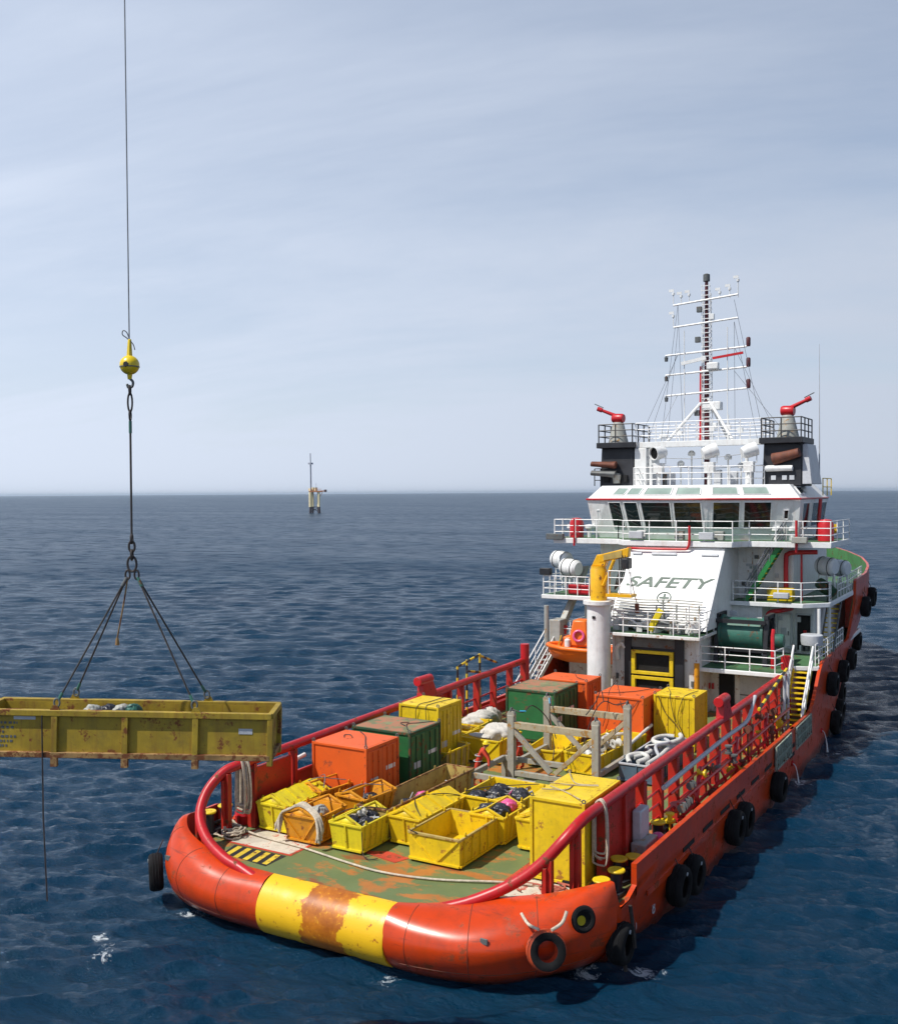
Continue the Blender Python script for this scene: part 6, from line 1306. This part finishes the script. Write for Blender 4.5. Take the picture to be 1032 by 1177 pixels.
wire = wv.build('crane_wire', WIREG); tag(wire, 'thin grey crane wire rising out of the picture above the yellow ball', 'wire')
def link(mb, c, ax, L, Wd, r):
    c = V(c); u = V(ax).normalized(); s = Rt if abs(u.dot(Rt)) < .9 else V((0, 0, 1))
    pts = [c + V((0, 0, 1))*L*math.sin(t)*.5*(1 if True else 1) + u*Wd*math.cos(t)*.5 for t in np.linspace(0, 2*math.pi, 17)]
    mb.tube(pts, r, 7)
rg = thing('lifting_sling', 'four legged dark chain and wire sling carrying the olive basket', 'sling', at(zr))
zc_ = zb_-rB-.34
fw = V((Rt.y, -Rt.x, 0))
for dz, L2, W2, a_ in ((0, .2, .11, fw), (-.27, .42, .1, Rt), (-.56, .22, .12, fw)): g = MB(); link(g, at(zc_+dz), a_, L2, W2, .022); g.build('chain_link', WIRE, rg)
g = MB(); g.tube([at(zc_-.64), at(zr+.55)], .024, 8); g.build('pennant_wire', WIRE, rg)
MB().tube([at(zc_-.68), at(zc_-.95)], .034, 8).build('ferrule', TEAL, rg)
for dz, L2, W2, a_ in ((.5, .2, .11, fw), (.33, .24, .13, Rt), (.14, .22, .12, fw), (-.06, .34, .2, Rt)): g = MB(); link(g, at(zr+dz), a_, L2, W2, .026); g.build('chain_link', WIRE, rg)
g = MB(); link(g, at(zr-.3)-Rt*.1, Rt, .2, .1, .022); g.build('chain_link', WIRE, rg); g = MB(); link(g, at(zr-.3)+Rt*.1, Rt, .2, .1, .022); g.build('chain_link', WIRE, rg)
for i, q in enumerate(LUG):
    q = wl(q); sd = -1 if i < 2 else 1; a = at(zr-.36)+Rt*.12*sd
    MB().tube([a, a+(q-a)*.96], .02, 8).build('sling_leg', WIRE, rg); MB().tube([a, a+(q-a)*.07], .034, 8).build('ferrule', TEAL if sd > 0 else GREYDK, rg); MB().tube([a+(q-a)*.90, a+(q-a)*.95], .033, 8).build('ferrule', TEAL, rg)
    g = MB(); link(g, a+(q-a)*.975, Rt, .18, .12, .022); g.build('shackle', GREYDK, rg)
a = at(zr-.36)-Rt*.1; MB().tube(arc([a, a+V((0, 0, -.6))-Rt*.1, a+V((0, 0, -1.35))-Rt*.25], 4), .017, 6).build('spare_leg', RUSTY, rg); MB().lathe([(0, -.12), (.05, -.1), (.03, .05), (0, .05)], a+V((0, 0, -1.4))-Rt*.25, n=10).build('spare_hook', RUSTY, rg)
tl0 = wl((-1.78, -w2-.1, .0)); tag(MB().tube([tl0, tl0+V((0, 0, -2.2)), tl0+V((.02, .01, -4.05))+Rt*.05], .016, 6).build('tag_line', WIRE), 'thin dark tag line hanging from the lifted basket toward the sea', 'rope')

# ================================================================== distant platform
pf = thing('offshore_platform', 'small unmanned offshore platform on yellow legs near the horizon', 'platform', (527, 411, 0)); c = V((527, 411, 0)); hr_ = Rt
FR = V((-Rt.y, Rt.x, 0))
Pm = paint('platform_yellow', (.85, .74, .45), .6, .1, sc=.2); Pd = paint('platform_splash_zone', (.06, .05, .06), .8, .2, sc=.3); Pg = paint('platform_grey', (.30, .32, .38), .6, .1, sc=.3); Po = paint('platform_orange', (.55, .22, .09), .6, .1, sc=.2)
def pp(u, v, z): return c + hr_*u + FR*v + V((0, 0, z))
for u, v in ((-1.6, 0), (-.6, 4), (4.2, 0), (3.2, 4)):
    MB().tube([pp(u, v, 4.4), pp(u, v, 14.5)], 1.15 if u < -1 and v == 0 else .75, 12).build('leg', Pm, pf); MB().tube([pp(u*1.15-.1, v, -2), pp(u, v, 4.4)], .75, 12).build('leg_sleeve', Pd, pf)
g = MB(); g.bar(pp(-1.6, 0, 1), pp(4.2, 0, 4), .4); g.bar(pp(4.2, 0, 1), pp(-1.6, 0, 4), .4); g.bar(pp(-2, 0, 4.3), pp(4.6, 0, 4.3), .5); g.build('brace', Pd, pf)
g = MB(); g.box(pp(1.7, 2, 14.9), (8.5, 6, .8), Matrix((hr_, FR, V((0, 0, 1)))).transposed()); g.build('deck', Po, pf)
g = MB()
for z in (15.8, 16.6): g.bar(pp(-2.5, -1, z), pp(6, -1, z), .12)
for k in range(8): g.bar(pp(-2.5+k*1.2, -1, 15), pp(-2.5+k*1.2, -1, 16.6), .12)
g.build('railing', Po, pf)
MB().box(pp(1.0, 2, 16.4), (2.6, 3, 2.6)).build('equipment_room', Pm, pf); MB().box(pp(-2.0, 1, 16.2), (1.2, 2, 1.8)).build('cabinet', Pm, pf)
g = MB(); g.bar(pp(5.5, 0, 15.2), pp(9.2, 0, 15.2), .9, .7); g.bar(pp(4.5, 0, 11), pp(6.8, 0, 14.6), .3); g.build('boat_landing_boom', Po, pf); MB().box(pp(8.6, 0, 15.3), (1.3, 1.3, 1.7)).build('boom_box', Pd, pf)
MB().tube([pp(-1.2, 0, 15), pp(-1.35, 0, 33)], .5, 10).build('mast', Pg, pf); MB().tube([pp(-1.35, 0, 33), pp(-1.5, 0, 41)], .32, 8).build('antenna', Pg, pf); MB().box(pp(-1.35, 0, 34), (2.4, 2.4, 1.2)).build('mast_platform', Pg, pf)
MB().tube([pp(2.2, 1, 17.4), pp(2.2, 1, 20.5)], .12, 6).build('vent', Pg, pf)
# ---- water running from the hull's overboard outlets
FOAM = paint('foam', (.72, .76, .78), .8, .05, sc=4, bump=.03)
for i, (x, dz, lab) in enumerate(((24.2, 1.0, 'nearest the stern'), (31.5, 1.0, 'in the middle'), (37.0, 1.1, 'nearest the bow'))):
    y = hy(x, .5); g = MB(); g.tube(arc([(x, y+.02, dz), (x, y-.18, dz-.1), (x, y-.3, .4), (x, y-.34, -.1)], 4), [.02]*7+[.025, .03, .035, .04, .05, .06], 6)
    o = g.build('outlet_water', FOAM); tag(o, 'thin stream of water falling from the hull side outlet ' + lab, 'water stream', 'outlet streams on the starboard side')
    MB().lathe([(.09, 0), (.13, 0), (.13, .12), (.09, .12)], (x, y+.02, dz), (0, -1, 0), 12, close=True).build('overboard_outlet', REDP, ship)

# loose gear lying about the deck: slings on the skips, short hoses, lines
sling([[(3.0, -1.3, 2.95), (3.4, -1.9, 2.6), (4.2, -2.0, 2.2), (5.2, -2.6, 2.3), (5.7, -2.9, 2.95)]], 'dark sling lying inside the empty yellow skip', .018)
sling([[(2.8, 1.55, 2.95), (3.2, 1.2, 3.15), (3.9, .7, 3.1), (4.4, .35, 2.95)], [(2.75, .35, 2.95), (2.7, .3, 2.4), (2.62, .2, 2.0), (2.5, -.1, 1.95), (2.7, -.3, 1.95)]], 'wire sling trailing off the lemon yellow skip of cans onto the deck', .016)
sling([[(4.35, 1.55, 3.0), (5.0, 1.6, 2.9), (5.5, 1.5, 2.3), (5.9, 1.3, 2.1), (5.6, .9, 2.15), (5.2, 1.2, 2.5), (5.4, 1.6, 2.9)]], 'wire sling looped over the port wall of the long tan basket', .018)
sling([[(4.3, -.9, 2.95), (4.6, -.5, 3.2), (5.3, -.2, 3.22), (6.2, -.6, 3.15), (6.9, -.9, 2.95)]], 'wire sling across the ribbed sloping lid', .016)
sling([[(5.0, 4.3, 3.2), (5.3, 4.0, 3.3), (5.7, 3.7, 3.2), (6.1, 3.4, 3.1)], [(4.9, 3.5, 3.1), (5.5, 3.9, 3.35), (6.0, 4.5, 3.1)]], 'grey sling over the orange yellow skip behind the lidded port skip', .016, mat=WIREG)
sling([[(4.8, 2.6, 3.1), (5.3, 2.2, 3.3), (5.9, 1.7, 3.2)], [(4.75, 1.6, 3.1), (5.2, 2.0, 2.8), (5.6, 2.2, 3.3)]], 'grey sling over the orange yellow skip beside the orange box', .016, mat=WIREG)
sling([[(7.3, -.9, 3.0), (7.9, -1.4, 3.05), (8.6, -1.9, 3.0), (9.3, -2.8, 3.0)]], 'wire sling across the black bags in the wide yellow skip', .016)
rope('grey hose lying along the deck beside the grey frame', [(11.0, -2.6, 1.95), (12.0, -2.9, 1.96), (13.6, -2.6, 1.96), (14.9, -3.0, 1.96)], .05, name='hose', mat=GREYDK)
tag(MB().tube(arc([(16.0, -5.0, 2.75), (16.8, -4.6, 2.95), (17.6, -4.9, 2.95), (18.3, -4.5, 2.9)], 5), .07, 8).build('hose', PALEGREY), 'pale grey hose arched over the white hoses in the slate blue basket', 'hose')
tag(MB().tube(arc([(15.0, -2.0, 2.7), (16.2, -2.5, 2.95), (17.4, -2.1, 2.9), (18.8, -2.7, 2.85)], 5), .07, 8).build('hose', HOSEW), 'white hose lying over the couplings in the yellow skip', 'hose')
for x, y, lab in ((3.4, 5.9, 'red drum standing by the port bollards'), (9.4, -6.3, 'red drum standing inside the starboard rail by the big yellow box'), (7.6, -6.2, 'dark drum standing inside the starboard rail behind the big yellow box')):
    tag(MB().lathe([(0, 0), (.28, 0), (.29, .03), (.29, .28), (.3, .3), (.29, .32), (.29, .85), (.27, .88), (0, .87)], (x, y, DZ+.005), n=18).build('drum', REDP if 'red' in lab else GREYDK), lab, 'drum')

rd = random.Random(77)
for n_, (sx, sy, sz, wx, wy, nm, lab) in enumerate(((8.3, -1.9, 2.72, .9, .75, 'scrap_heap', 'scrap pipes, cans and cloth heaped among the black bags of the wide yellow skip'), (3.6, .95, 2.72, .55, .4, 'scrap_heap', 'scrap cans and lines heaped in the lemon yellow open skip'), (6.35, -2.65, 2.8, .45, .35, 'scrap_heap', 'scrap heaped round the pink bag in the small yellow skip'), (7.4, .95, 2.35, 2.4, .4, 'scrap_heap', 'low layer of scrap and line in the long tan basket'), (17.0, -2.35, 2.5, 1.8, .5, 'scrap_heap', 'small fittings heaped beneath the white couplings'))):
    g = MB(); ms = [GREYDK, PALEGREY, ROPE, BLUESL, PINK, RUSTY]
    for k in range(60):
        p = V((sx+rd.uniform(-wx, wx), sy+rd.uniform(-wy, wy), sz+rd.uniform(-.12, .14))); d = V((rd.uniform(-1, 1), rd.uniform(-1, 1), rd.uniform(-.35, .35))).normalized(); mi = rd.choice((0, 0, 0, 1, 1, 2, 5, 3 if rd.random() < .4 else 0, 4 if rd.random() < .3 else 0))
        t_ = rd.random()
        if t_ < .5: g.tube([p - d*rd.uniform(.08, .3), p + d*rd.uniform(.08, .3)], rd.uniform(.012, .035), 6, mi=mi)
        elif t_ < .8: g.box(p, (rd.uniform(.06, .2), rd.uniform(.05, .16), rd.uniform(.04, .12)), Matrix.Rotation(rd.random()*3, 3, d), mi)
        else: g.lathe([(0, -.07), (.06, -.07), (.06, .07), (0, .07)], p, d, 10, mi)
    tag(g.build(nm, ms), lab, 'scrap', kind='stuff')
